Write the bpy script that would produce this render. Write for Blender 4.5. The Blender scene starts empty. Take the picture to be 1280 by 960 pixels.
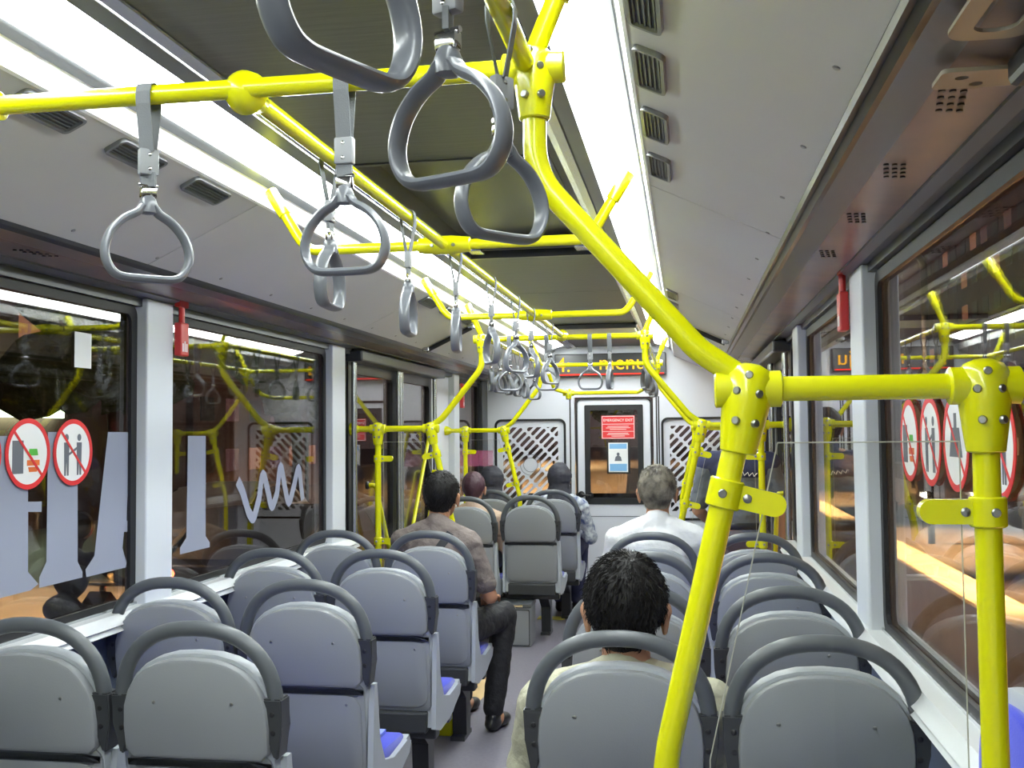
import bpy, bmesh, math, random
from mathutils import Vector, Matrix, noise
random.seed(7)
PI = math.pi
SC = bpy.context.scene
COL = SC.collection

# ------------------------------------------------------------------ camera, world, light, exposure
YAW, PITCH, ROLL = math.radians(9.58), math.radians(2.69), 0.010
FWD = Vector((-math.sin(YAW)*math.cos(PITCH), math.cos(YAW)*math.cos(PITCH), math.sin(PITCH)))
RGT = Vector((math.cos(YAW), math.sin(YAW), 0)); UPV = RGT.cross(FWD)
R2 = RGT*math.cos(ROLL)-UPV*math.sin(ROLL); U2 = UPV*math.cos(ROLL)+RGT*math.sin(ROLL)
cd = bpy.data.cameras.new('camera'); cam = bpy.data.objects.new('camera', cd); COL.objects.link(cam)
cd.sensor_width = 36; cd.lens = 36; cd.clip_start = 0.02; cd.clip_end = 400
cam.matrix_world = Matrix(((R2.x, U2.x, -FWD.x, 0), (R2.y, U2.y, -FWD.y, 0), (R2.z, U2.z, -FWD.z, 0), (0, 0, 0, 1)))
SC.camera = cam
SC.view_settings.view_transform = 'Standard'; SC.view_settings.look = 'None'
SC.view_settings.gamma = 1; SC.view_settings.use_curve_mapping = False
SC.view_settings.exposure = 1.78
SC.cycles.max_bounces = 9; SC.cycles.diffuse_bounces = 5; SC.cycles.glossy_bounces = 4
SC.cycles.transparent_max_bounces = 24; SC.cycles.sample_clamp_indirect = 6
SC.cycles.caustics_reflective = False; SC.cycles.caustics_refractive = False
W = bpy.data.worlds.new('night'); SC.world = W; W.use_nodes = True
bg = W.node_tree.nodes['Background']; bg.inputs[0].default_value = (0.05, 0.034, 0.032, 1); bg.inputs[1].default_value = 0.5
STRIP = 8.5          # brightness of the two ceiling light strips

# ------------------------------------------------------------------ materials
def mat(name, col, rough=0.5, metal=0.0, spec=0.5, coat=0.0, emit=None, es=0.0, bump=None, var=None, sheen=0.0, stretch=None):
    m = bpy.data.materials.new(name); m.use_nodes = True; nt = m.node_tree; b = nt.nodes['Principled BSDF']
    b.inputs['Base Color'].default_value = (*col, 1); b.inputs['Roughness'].default_value = rough
    b.inputs['Metallic'].default_value = metal; b.inputs['Specular IOR Level'].default_value = spec
    b.inputs['Coat Weight'].default_value = coat; b.inputs['Sheen Weight'].default_value = sheen
    if emit: b.inputs['Emission Color'].default_value = (*emit, 1); b.inputs['Emission Strength'].default_value = es
    if bump or var:
        tc = nt.nodes.new('ShaderNodeTexCoord'); src = tc.outputs['Object']
        if stretch:
            mp = nt.nodes.new('ShaderNodeMapping'); mp.inputs['Scale'].default_value = stretch
            nt.links.new(src, mp.inputs[0]); src = mp.outputs[0]
    if bump:
        n = nt.nodes.new('ShaderNodeTexNoise'); n.inputs['Scale'].default_value = bump[0]; n.inputs['Detail'].default_value = 4
        nt.links.new(src, n.inputs['Vector'])
        bp = nt.nodes.new('ShaderNodeBump'); bp.inputs['Strength'].default_value = bump[1]; bp.inputs['Distance'].default_value = bump[2] if len(bump) > 2 else 0.005
        nt.links.new(n.outputs['Fac'], bp.inputs['Height']); nt.links.new(bp.outputs[0], b.inputs['Normal'])
    if var:
        n = nt.nodes.new('ShaderNodeTexNoise'); n.inputs['Scale'].default_value = var[0]; n.inputs['Detail'].default_value = 5
        nt.links.new(src, n.inputs['Vector'])
        r = nt.nodes.new('ShaderNodeValToRGB')
        r.color_ramp.elements[0].position = .35; r.color_ramp.elements[1].position = .65
        r.color_ramp.elements[0].color = (*var[1], 1); r.color_ramp.elements[1].color = (*col, 1)
        nt.links.new(n.outputs['Fac'], r.inputs[0]); nt.links.new(r.outputs[0], b.inputs['Base Color'])
    return m
M = {}
M['yellow'] = mat('yellow_enamel', (.68, .68, .002), .24, coat=.35)
M['chrome'] = mat('chrome', (.75, .75, .76), .12, 1)
M['screw'] = mat('screw_steel', (.35, .35, .33), .3, 1)
M['seat_back'] = mat('grey_seat_plastic', (.285, .30, .315), .42, bump=(260, .25, .001))
M['seat_shell'] = mat('pale_seat_plastic', (.44, .47, .51), .38)
M['rubber'] = mat('dark_grey_rubber', (.10, .11, .12), .38)
M['bracket'] = mat('charcoal_plastic', (.045, .048, .052), .4)
M['blue'] = mat('blue_upholstery', (.035, .055, .62), .8, bump=(300, .4, .001), sheen=.3)
M['blue_light'] = mat('pale_blue_stripe', (.25, .33, .85), .8)
M['black'] = mat('black_plastic', (.012, .012, .014), .35)
M['gasket'] = mat('black_gasket', (.010, .010, .012), .5)
M['white_panel'] = mat('white_panel', (.72, .735, .80), .32)
M['white_post'] = mat('white_post', (.66, .69, .74), .4)
M['sill'] = mat('white_sill', (.64, .66, .68), .35)
M['wall_low'] = mat('blue_grey_wall', (.13, .16, .21), .5, bump=(80, .1, .002))
M['cove'] = mat('grey_cove_panel', (.56, .565, .57), .40, var=(1.5, (.52, .525, .53)))
M['ceil'] = mat('dark_ceiling_panel', (.095, .10, .10), .45, bump=(6, .12, .01), stretch=(1, 9, 1))
M['lip'] = mat('white_lip', (.85, .86, .86), .4)
M['hatch'] = mat('hatch_black', (.030, .032, .035), .3)
M['soffit'] = mat('brown_grey_soffit', (.34, .27, .24), .25, var=(5, (.27, .23, .22)))
M['soffit_rail'] = mat('grey_rail', (.16, .165, .175), .3)
M['trim_dark'] = mat('dark_trim', (.03, .032, .04), .28)
M['alu'] = mat('aluminium', (.6, .62, .64), .25, .9)
M['floor'] = mat('grey_vinyl_floor', (.265, .25, .30), .40, var=(60, (.235, .222, .27)))
M['tape'] = mat('beige_tape', (.75, .53, .27), .6)
M['tape_y'] = mat('yellow_tape', (.8, .7, .08), .5)
M['ring'] = mat('grey_ring_plastic', (.15, .16, .18), .28)
M['webbing'] = mat('grey_webbing', (.15, .16, .17), .7, bump=(500, .6, .001))
M['sleeve'] = mat('grey_sleeve', (.26, .27, .285), .45)
M['red'] = mat('red_plastic', (.62, .03, .03), .35)
M['red_sign'] = mat('red_sign', (.75, .03, .035), .45)
M['white_ink'] = mat('white_ink', (.85, .85, .85), .5)
M['black_ink'] = mat('black_ink', (.04, .04, .05), .5)
M['grey_ink'] = mat('grey_ink', (.14, .15, .18), .5)
M['green_ink'] = mat('green_ink', (.08, .45, .05), .5)
M['orange_ink'] = mat('orange_ink', (.8, .18, .04), .5)
M['sky_paper'] = mat('blue_poster_print', (.22, .48, .78), .5)
M['skin'] = mat('brown_skin', (.45, .22, .12), .5)
M['skin2'] = mat('warm_skin', (.52, .27, .16), .5)
M['hair'] = mat('black_hair', (.010, .009, .009), .55, spec=.25, bump=(140, .8, .004), stretch=(1, 1, .25))
M['hair_grey'] = mat('greying_hair', (.25, .225, .17), .6, bump=(120, .8, .004), var=(20, (.05, .04, .03)))
M['hair_red'] = mat('maroon_hair', (.06, .022, .035), .5, bump=(120, .8, .004))
M['khaki'] = mat('khaki_cotton', (.46, .45, .33), .85, bump=(22, .7, .02))
M['taupe'] = mat('taupe_cotton', (.20, .165, .15), .85, bump=(17, .9, .03))
M['whitecloth'] = mat('white_cotton', (.72, .73, .74), .85, bump=(20, .6, .02))
M['beige'] = mat('beige_cotton', (.52, .38, .28), .85, bump=(25, .6, .02))
M['batik'] = mat('blue_white_batik', (.70, .74, .76), .85, var=(22, (.07, .10, .25)), bump=(30, .5, .01))
M['darkjeans'] = mat('dark_trousers', (.014, .014, .018), .75, bump=(28, .7, .015))
M['greytrousers'] = mat('grey_brown_trousers', (.15, .13, .14), .8, bump=(22, .7, .015))
M['navy'] = mat('navy_cloth', (.035, .04, .10), .8, bump=(25, .6, .015))
M['slate'] = mat('slate_cloth', (.13, .145, .17), .8, bump=(20, .8, .02))
M['hijab'] = mat('dark_hijab', (.035, .035, .05), .7, bump=(16, .7, .02))
M['leather'] = mat('black_leather', (.018, .018, .02), .35)
M['strapblack'] = mat('black_strap', (.02, .022, .028), .7)
M['asphalt'] = mat('night_asphalt', (.11, .09, .08), .55, bump=(30, .3, .01), var=(2, (.07, .058, .05)))
M['concrete'] = mat('concrete', (.42, .36, .26), .6, var=(3, (.33, .27, .19)), bump=(20, .4, .01))
M['facade'] = mat('dark_facade', (.16, .10, .09), .8, var=(.5, (.09, .06, .06)))
M['foliage'] = mat('dark_foliage', (.03, .05, .012), .8, bump=(4, 1, .2))

def emis(name, col, s):
    m = bpy.data.materials.new(name); m.use_nodes = True; nt = m.node_tree; nt.nodes.clear()
    e = nt.nodes.new('ShaderNodeEmission'); o = nt.nodes.new('ShaderNodeOutputMaterial')
    e.inputs[0].default_value = (*col, 1); e.inputs[1].default_value = s; nt.links.new(e.outputs[0], o.inputs[0]); return m
M['strip'] = emis('lit_diffuser', (.93, 1.0, .985), STRIP)
M['led_y'] = emis('amber_led', (1, .50, .03), .55)
M['led_r'] = emis('red_led', (1, .05, .03), .6)
M['lamp_o'] = emis('sodium_lamp', (1, .62, .22), 22)
M['lamp_w'] = emis('white_street_lamp', (1, .92, .75), 18)
M['lamp_r'] = emis('red_tail_light', (1, .08, .03), 6)
M['lamp_g'] = emis('green_white_light', (.75, 1, .6), 5)
M['win_o'] = emis('lit_window_warm', (1, .42, .22), .12)
M['win_p'] = emis('lit_window_pink', (.8, .38, .36), .05)

def glassmat(name, tint, ior, rough=0.0):
    m = bpy.data.materials.new(name); m.use_nodes = True; nt = m.node_tree; nt.nodes.clear()
    t = nt.nodes.new('ShaderNodeBsdfTransparent'); t.inputs[0].default_value = (*tint, 1)
    g = nt.nodes.new('ShaderNodeBsdfGlossy'); g.inputs['Roughness'].default_value = rough
    f = nt.nodes.new('ShaderNodeFresnel')
    ge = nt.nodes.new('ShaderNodeNewGeometry'); mr = nt.nodes.new('ShaderNodeMapRange')   # same reflectance on both faces of the pane
    mr.inputs['To Min'].default_value = ior; mr.inputs['To Max'].default_value = 1/ior
    nt.links.new(ge.outputs['Backfacing'], mr.inputs['Value']); nt.links.new(mr.outputs[0], f.inputs[0])
    x = nt.nodes.new('ShaderNodeMixShader'); o = nt.nodes.new('ShaderNodeOutputMaterial')
    nt.links.new(f.outputs[0], x.inputs[0]); nt.links.new(t.outputs[0], x.inputs[1]); nt.links.new(g.outputs[0], x.inputs[2])
    nt.links.new(x.outputs[0], o.inputs[0]); return m
M['glass'] = glassmat('window_glass', (.80, .78, .77), 1.62)
M['plexi'] = glassmat('clear_acrylic', (.97, .975, .96), 1.30)
def filmmat(name, col, op):
    m = bpy.data.materials.new(name); m.use_nodes = True; nt = m.node_tree; nt.nodes.clear()
    t = nt.nodes.new('ShaderNodeBsdfTransparent'); d = nt.nodes.new('ShaderNodeBsdfDiffuse'); d.inputs[0].default_value = (*col, 1)
    x = nt.nodes.new('ShaderNodeMixShader'); x.inputs[0].default_value = op; o = nt.nodes.new('ShaderNodeOutputMaterial')
    nt.links.new(t.outputs[0], x.inputs[1]); nt.links.new(d.outputs[0], x.inputs[2]); nt.links.new(x.outputs[0], o.inputs[0]); return m
M['frost'] = filmmat('frosted_film', (.34, .36, .45), .85)
M['pinkfilm'] = filmmat('pink_film', (.6, .15, .28), .28)

# ------------------------------------------------------------------ mesh helpers
def link(name, me, m, parent=None, smooth=True, kind=None):
    o = bpy.data.objects.new(name, me); COL.objects.link(o)
    if m is not None and not me.materials: me.materials.append(m)
    if smooth:
        for p in me.polygons: p.use_smooth = True
    if parent is not None: o.parent = parent
    if kind: o['kind'] = kind
    return o
def fin(name, bm, m, parent=None, smooth=False, kind=None):
    bmesh.ops.recalc_face_normals(bm, faces=bm.faces[:])
    me = bpy.data.meshes.new(name); bm.to_mesh(me); bm.free()
    o = link(name, me, m, parent, False, kind)
    if smooth:
        for p in me.polygons: p.use_smooth = True
        try: me.set_sharp_from_angle(angle=math.radians(40))
        except Exception: pass
    return o
def thing(name, label, cat, loc=(0, 0, 0), group=None, rz=0):
    o = bpy.data.objects.new(name, None); COL.objects.link(o); o.location = loc; o.rotation_euler = (0, 0, rz)
    o.empty_display_size = .05
    return tag(o, label, cat, group)
def tag(o, label, cat, group=None, kind=None):
    o['label'] = label; o['category'] = cat
    if group: o['group'] = group
    if kind: o['kind'] = kind
    return o
def NB(): return bmesh.new()
def box(bm, x0, x1, y0, y1, z0, z1, bev=0, mtx=None):
    r = bmesh.ops.create_cube(bm, size=1)
    vs = r['verts']
    for v in vs: v.co = Vector(((x0+x1)/2+v.co.x*(x1-x0), (y0+y1)/2+v.co.y*(y1-y0), (z0+z1)/2+v.co.z*(z1-z0)))
    if bev > 0:
        es = list({e for v in vs for e in v.link_edges})
        q = bmesh.ops.bevel(bm, geom=es, offset=bev, segments=2, profile=.5, affect='EDGES')
        vs = list({v for f in q['faces'] for v in f.verts} | {v for v in vs if v.is_valid})
    if mtx is not None:
        for v in vs: v.co = mtx @ v.co
    return vs
def frames(pts, closed=False, up=None):
    n = len(pts); T = []
    for i in range(n):
        a = pts[(i-1) % n] if (closed or i > 0) else pts[i]; b = pts[(i+1) % n] if (closed or i < n-1) else pts[i]
        T.append((b-a).normalized())
    if up is not None:
        out = []
        for t in T:
            b = Vector(up); a = b.cross(t).normalized(); out.append((a, b))
        return out
    t = T[0]; ref = Vector((0, 0, 1)) if abs(t.z) < .9 else Vector((1, 0, 0))
    a = t.cross(ref).normalized(); out = []
    for i, t in enumerate(T):
        a = (a - t*a.dot(t)).normalized(); out.append((a, t.cross(a)))
    return out
def sweep(bm, pts, ra, rb=None, seg=14, closed=False, up=None, radii=None):
    pts = [Vector(p) for p in pts]; rb = rb or ra; fr = frames(pts, closed, up); rings = []
    for i, p in enumerate(pts):
        a, b = fr[i]; k = radii[i] if radii else 1
        rings.append([bm.verts.new(p+a*(ra*k*math.cos(2*PI*j/seg))+b*(rb*k*math.sin(2*PI*j/seg))) for j in range(seg)])
    n = len(rings)
    for i in range(n if closed else n-1):
        A, B = rings[i], rings[(i+1) % n]
        for j in range(seg): bm.faces.new((A[j], A[(j+1) % seg], B[(j+1) % seg], B[j]))
    if not closed:
        bm.faces.new(rings[0][::-1]); bm.faces.new(rings[-1])
def fillet(pts, r=.1, n=7):
    P = [Vector(p) for p in pts]; out = [P[0]]
    for i in range(1, len(P)-1):
        a, b, c = P[i-1], P[i], P[i+1]; u = (a-b); v = (c-b); lu, lv = u.length, v.length
        u.normalize(); v.normalize(); ang = u.angle(v)
        d = min(r/math.tan(ang/2), lu*.48, lv*.48); p0 = b+u*d; p1 = b+v*d
        for k in range(n+1):
            t = k/n; out.append(p0*(1-t)**2+b*2*t*(1-t)+p1*t*t)
    out.append(P[-1]); return out
def tube(name, pts, r, m, parent=None, seg=16, fr=.1):
    bm = NB(); sweep(bm, fillet(pts, fr) if len(pts) > 2 else pts, r, seg=seg); return fin(name, bm, m, parent, True)
def lathe(bm, prof, origin, axis, seg=20):
    axis = Vector(axis).normalized(); ref = Vector((0, 0, 1)) if abs(axis.z) < .9 else Vector((1, 0, 0))
    a = axis.cross(ref).normalized(); b = axis.cross(a); o = Vector(origin); rings = []
    for h, r in prof:
        rings.append([bm.verts.new(o+axis*h+(a*math.cos(2*PI*j/seg)+b*math.sin(2*PI*j/seg))*max(r, 1e-4)) for j in range(seg)])
    for A, B in zip(rings, rings[1:]):
        for j in range(seg): bm.faces.new((A[j], A[(j+1) % seg], B[(j+1) % seg], B[j]))
    bm.faces.new(rings[0][::-1]); bm.faces.new(rings[-1])
def prism(bm, poly, ext, plane='xz', off=0):
    """polygon in a plane, pushed ext along the third axis starting at off"""
    def V(u, v, w): return {'xz': (u, w, v), 'yz': (w, u, v), 'xy': (u, v, w)}[plane]
    A = [bm.verts.new(V(u, v, off)) for u, v in poly]; B = [bm.verts.new(V(u, v, off+ext)) for u, v in poly]
    bm.faces.new(A); bm.faces.new(B[::-1]); n = len(poly)
    for i in range(n): bm.faces.new((A[i], B[i], B[(i+1) % n], A[(i+1) % n]))
def rrect(x0, x1, z0, z1, r, n=6):
    out = []
    for cx, cz, a0 in ((x1-r, z1-r, 0), (x0+r, z1-r, 90), (x0+r, z0+r, 180), (x1-r, z0+r, 270)):
        for k in range(n+1):
            a = math.radians(a0+90*k/n); out.append((cx+r*math.cos(a), cz+r*math.sin(a)))
    return out
def ring_prism(bm, outer, inner, ext, plane, off):
    """frame between two loops with the same number of points"""
    def V(u, v, w): return {'xz': (u, w, v), 'yz': (w, u, v), 'xy': (u, v, w)}[plane]
    L = [[bm.verts.new(V(u, v, off+d)) for u, v in lp] for lp in (outer, inner) for d in (0, ext)]
    O0, O1, I0, I1 = L; n = len(outer)
    for i in range(n):
        j = (i+1) % n
        bm.faces.new((O0[i], O0[j], I0[j], I0[i])); bm.faces.new((O1[i], I1[i], I1[j], O1[j]))
        bm.faces.new((O0[i], O1[i], O1[j], O0[j])); bm.faces.new((I0[i], I0[j], I1[j], I1[i]))
DG = lambda: bpy.context.evaluated_depsgraph_get()
def evalmesh(o):
    bpy.context.view_layer.update(); e = o.evaluated_get(DG()); return bpy.data.meshes.new_from_object(e)
def holed(name, outer, holes, ext, m, parent, mtx, kind=None):
    """plate in local XY with holes, through a filled 2D curve"""
    c = bpy.data.curves.new(name, 'CURVE'); c.dimensions = '2D'; c.fill_mode = 'BOTH'; c.extrude = ext/2
    for lp in [outer]+holes:
        s = c.splines.new('POLY'); s.points.add(len(lp)-1); s.use_cyclic_u = True
        for i, (u, v) in enumerate(lp): s.points[i].co = (u, v, 0, 1)
    t = bpy.data.objects.new(name, c); COL.objects.link(t); me = evalmesh(t); bpy.data.objects.remove(t)
    me.transform(mtx); me.materials.clear(); return link(name, me, m, parent, False, kind)
def text(name, s, size, m, parent, mtx, ext=.0006, align='CENTER'):
    c = bpy.data.curves.new(name, 'FONT'); c.body = s; c.size = size; c.extrude = ext; c.align_x = align; c.align_y = 'CENTER'; c.resolution_u = 3
    t = bpy.data.objects.new(name, c); COL.objects.link(t); me = evalmesh(t); bpy.data.objects.remove(t)
    me.transform(mtx); me.materials.clear(); return link(name, me, m, parent, False)
def facing(x, y, z, d):
    """matrix taking local XY (+Z to viewer) to a board; d: '-y' faces the rear of the bus, '+x' / '-x' face the aisle"""
    R = {'-y': Matrix(((1, 0, 0), (0, 0, -1), (0, 1, 0))), '+x': Matrix(((0, 0, 1), (1, 0, 0), (0, 1, 0))), '-x': Matrix(((0, 0, -1), (-1, 0, 0), (0, 1, 0)))}[d]
    return Matrix.Translation((x, y, z)) @ R.to_4x4()
def disc(bm, c, axis, r, h, seg=14):
    lathe(bm, [(0, r), (h*.7, r), (h, r*.75)], c, axis, seg)

FL = -1.5            # floor height, the eye is at 0
XL, XR = -1.85, .55  # side walls
YF, YB = 9.3, -1.3   # front and rear walls
XC = -.65
WB, WT = -.565, .475  # window bottom and top

# ------------------------------------------------------------------ shell of the bus
bm = NB(); box(bm, XL-.05, XR+.05, YB, YF, FL-.06, FL); fin('floor', bm, M['floor'], kind='structure')
# ceiling middle panels with seams
bm = NB()
for a, b in ((YB, 1.1), (1.106, 2.78), (4.42, 5.6), (5.606, 7.4), (7.406, YF)): box(bm, -1.045, -.255, a, b, .77, .80)
box(bm, -1.045, -.94, 2.78, 4.42, .77, .80); box(bm, -.36, -.255, 2.78, 4.42, .77, .80)
fin('ceiling', bm, M['ceil'], kind='structure')
h = thing('roof_hatch', 'black roof hatch recessed in the middle of the grey ceiling', 'hatch', (-.65, 3.6, .80))
def local(o, ob): ob.location = -Vector(o.location); return ob
def lp(name, bm, m, par, smooth=False):
    """finish a mesh given in world coordinates as part of a thing standing elsewhere"""
    o = fin(name, bm, m, par, smooth); o.matrix_parent_inverse = Matrix.Translation(-Vector(par.location)); return o
bm = NB(); box(bm, -.94, -.36, 2.78, 4.42, .86, .90); lp('hatch_lid', bm, M['hatch'], h)
bm = NB()
for a in ((-.94, -.92, 2.78, 4.42), (-.38, -.36, 2.78, 4.42), (-.92, -.38, 2.78, 2.80), (-.92, -.38, 4.40, 4.42)): box(bm, *a, .765, .86)
lp('hatch_frame', bm, M['trim_dark'], h)
bm = NB(); sweep(bm, [(-.90, 4.30, .80), (-.40, 4.30, .80)], .018, seg=10); lp('grab_bar', bm, M['black'], h, True)
for x in (-.88, -.42):
    bm = NB(); box(bm, x-.03, x+.03, 4.26, 4.36, .775, .83, .005); lp('latch', bm, M['alu'], h)
h2 = thing('ceiling_vent_cover', 'grey ventilation cover in the ceiling in front of the text display', 'vent', (-.6, 7.6, .76))
bm = NB(); box(bm, -.9, -.35, 7.35, 8.0, .745, .765, .006); lp('cover', bm, M['cove'], h2)
bm = NB(); box(bm, -.92, -.33, 7.30, 7.35, .735, .768, .004); lp('edge', bm, M['black'], h2)
# light strips, edges, coves, soffits on both sides
def mx(x, s): return x if s < 0 else 2*XC-x
for s, side in ((-1, 'left'), (1, 'right')):
    def strip_poly(pts, th, y0=YB, y1=YF):
        b = NB(); n = len(pts); A = []
        for y in (y0, y1):
            A.append([b.verts.new((mx(x, s), y, z)) for x, z in pts]+[b.verts.new((mx(x, s), y, z+th)) for x, z in pts[::-1]])
        k = len(A[0])
        b.faces.new(A[0]); b.faces.new(A[1][::-1])
        for i in range(k): b.faces.new((A[0][i], A[0][(i+1) % k], A[1][(i+1) % k], A[1][i]))
        return b
    L = thing('ceiling_light', 'long glowing white light strip along the %s side of the ceiling' % side, 'light', (mx(-1.1, s), 4, .8), 'the two ceiling light strips')
    lp('diffuser', strip_poly([(-1.052, .764), (-1.165, .732)], .006, YB+.02, 9.0), M['strip'], L)
    lp('housing', strip_poly([(-1.045, .775), (-1.17, .745)], .02), M['lip'], L)
    lp('edge_rail', strip_poly([(-.965, .762), (-.985, .752), (-1.005, .762)], .006), M['alu'], L)
    lp('inner_rail', strip_poly([(-1.010, .765), (-1.050, .758)], .006), M['soffit_rail'], L)
    fin('trim_%d' % (3 if s < 0 else 4), strip_poly([(-1.165, .738), (-1.19, .718)], .02), M['soffit_rail'], kind='structure')
    fin('trim_%d' % (5 if s < 0 else 6), strip_poly([(-1.19, .722), (-1.196, .715), (-1.208, .672), (-1.215, .668)], .012), M['lip'], kind='structure')
    # cove in panels, small gap between them
    for k, (a, b) in enumerate(((YB, 2.79), (2.795, 4.79), (4.795, 6.0), (6.03, YF))):
        fin('ceiling', strip_poly([(-1.212, .672), (-1.56, .507)], .02, a, b), M['cove'], kind='structure')
    fin('trim_%d' % (7 if s < 0 else 8), strip_poly([(-1.558, .512), (-1.566, .498), (-1.580, .506), (-1.590, .494), (-1.604, .500)], .02), M['trim_dark'], kind='structure')
    fin('trim_%d' % (9 if s < 0 else 10), strip_poly([(-1.604, .500), (-1.665, .492)], .02), M['soffit_rail'], kind='structure')
    fin('ceiling', strip_poly([(-1.66, .499), (-1.775, .484)], .02), M['soffit'], kind='structure')
    fin('trim_%d' % (11 if s < 0 else 12), strip_poly([(-1.775, .478), (-1.80, .470), (-1.86, .468)], .03), M['soffit_rail'], kind='structure')
# vents in the coves
NL = Vector((.165, 0, -.348)).normalized()   # inward normal of the left cove (towards aisle and down)
def cove_pt(t, y, s, d=0):  # t from 0 (light) to 1 (seam)
    x = -1.212+(-1.56+1.212)*t; z = .672+(.507-.672)*t; x += NL.x*d; z += NL.z*d
    return Vector((mx(x, s), y, z))
def cove_vent(y, s, label, w=.11, t=.11):
    c = cove_pt(t, y, s, 0)
    T = thing('air_vent', label, 'vent', c, 'air vents along the %s cove panel' % ('left' if s < 0 else 'right'))
    ux = (cove_pt(1, y, s)-cove_pt(0, y, s)).normalized(); n = (NL if s < 0 else Vector((-NL.x, 0, NL.z)))
    mt = Matrix(((ux.x, 0, n.x, 0), (ux.y, 1, n.y, 0), (ux.z, 0, n.z, 0), (0, 0, 0, 1)))
    bm = NB(); ring_prism(bm, rrect(-.030, .030, -w, w, .014), rrect(-.023, .023, -w+.008, w-.008, .008), .010, 'xy', 0); bm.transform(mt); fin('bezel', bm, M['soffit_rail'], T)
    bm = NB(); prism(bm, rrect(-.023, .023, -w+.008, w-.008, .008), .002, 'xy', .001); bm.transform(mt); fin('recess', bm, M['trim_dark'], T)
    bm = NB()
    for k in range(-2, 3): box(bm, k*.009-.0015, k*.009+.0015, -w+.012, w-.012, .002, .007)
    bm.transform(mt); fin('louvre', bm, M['rubber'], T)
nm = ['nearest the camera', 'second from the camera', 'third from the camera', 'fourth from the camera', 'fifth from the camera', 'sixth from the camera', 'seventh from the camera']
for s, sd in ((-1, 'left'), (1, 'right')):
    for i, y in enumerate((1.54, 1.84, 2.18, 2.53, 4.95, 5.38, 5.80)):
        cove_vent(y, s, 'dark louvred air vent in the %s cove panel, %s' % (sd, nm[i]), .10 if i < 4 else .13)
# strut across the cove where the last panel starts
for s, sd in ((-1, 'left'), (1, 'right')):
    a = cove_pt(.15, 6.0, s, .02); b = cove_pt(.95, 6.0, s, .02)
    T = thing('panel_strut', 'dark metal strut across the %s cove panel joint' % sd, 'strut', a, 'struts of the cove panels')
    bm = NB(); sweep(bm, [Vector((0, 0, 0)), b-a], .014, seg=10); fin('rod', bm, M['black'], T, True)
    for p in (Vector((0, 0, 0)), b-a):
        bm = NB(); box(bm, p.x-.02, p.x+.02, p.y-.03, p.y+.03, p.z-.005, p.z+.02, .004); fin('end_fitting', bm, M['alu'], T)
# screws on the coves near the seam, one set per panel
for s in (-1, 1):
    bm = NB()
    for i in range(20):
        y = 1.1+i*.42; c = cove_pt(.90, y, s, 0); disc(bm, c, (NL if s < 0 else Vector((-NL.x, 0, NL.z))), .006, .003, 8)
    tag(fin('cove_screws', bm, M['screw'], smooth=False), 'row of small screws along the lower edge of the %s cove panels' % ('left' if s < 0 else 'right'), 'screws', kind='stuff')
# perforated speaker patches in the right and left soffit
for s, sd in ((1, 'right'), (-1, 'left')):
    for i, y in enumerate((1.60, 2.02, 2.46, 2.95)):
        bm = NB(); n = 0
        for a in range(4):
            for b in range(3):
                x = mx(-1.70-.0, s)+(-.024+b*.016+a*.006); yy = y-.05+a*.032+b*.004; z = .4885+.004
                lathe(bm, [(0, .0052), (.003, .0050)], (x, yy, z-.0052), (0, 0, 1), 8)
        tag(fin('soffit_perforation', bm, M['black']), 'cluster of small dark holes in the %s soffit, %s' % (sd, nm[i]), 'perforation', 'perforations along the %s soffit' % sd)
T = thing('soffit_bracket', 'beige metal bracket with three holes at the upper right corner', 'bracket', (.42, 1.45, .485))
holed('plate', rrect(-.075, .085, -.035, .035, .01), [[(a+.009*math.cos(k*PI/5), b+.009*math.sin(k*PI/5)) for k in range(10)] for a, b in ((-.045, -.01), (-.02, .018), (.03, .0))], .006, mat('beige_metal', (.33, .29, .22), .5), T, Matrix.Translation((0, 0, -.012)))
bm = NB(); box(bm, .0, .11, -.26, -.045, -.045, -.004, .01); fin('dark_flap', bm, M['black'], T)
bm = NB(); ring_prism(bm, rrect(-.10, .0, -.30, -.14, .03), rrect(-.075, -.025, -.275, -.165, .02), .005, 'xy', -.012); fin('trim_ring', bm, bpy.data.materials['beige_metal'], T)

# ---- side walls with window openings
def wallbox(name, y0, y1, z0, z1, s, m=None, th=.05, inn=0):
    bm = NB(); x0 = XL-th if s < 0 else XR; x1 = XL if s < 0 else XR+th
    if s < 0: x1 += inn
    else: x0 -= inn
    box(bm, x0, x1, y0, y1, z0, z1); return fin(name, bm, m or M['wall_low'], kind='structure')
wallbox('wall_left', YB, 5.45, FL, WB-.03, -1); wallbox('wall_right', YB, 5.45, FL, WB-.03, 1)
wallbox('wall_left', 7.35, YF, FL, WB-.03, -1); wallbox('wall_right', 7.35, YF, FL, WB-.03, 1)
wallbox('wall_left', YB, YF, WT+.03, .84, -1, M['trim_dark']); wallbox('wall_right', YB, YF, WT+.03, .84, 1, M['trim_dark'])
bm = NB(); box(bm, XL-.05, XR+.05, YB, YF, .83, .86); fin('ceiling', bm, M['trim_dark'], kind='structure')
# header band above the windows
wallbox('trim_13', YB, YF, .44, WT+.03, -1, M['trim_dark'], inn=.03); wallbox('trim_14', YB, YF, .445, WT+.03, 1, M['trim_dark'], inn=.03)
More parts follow.
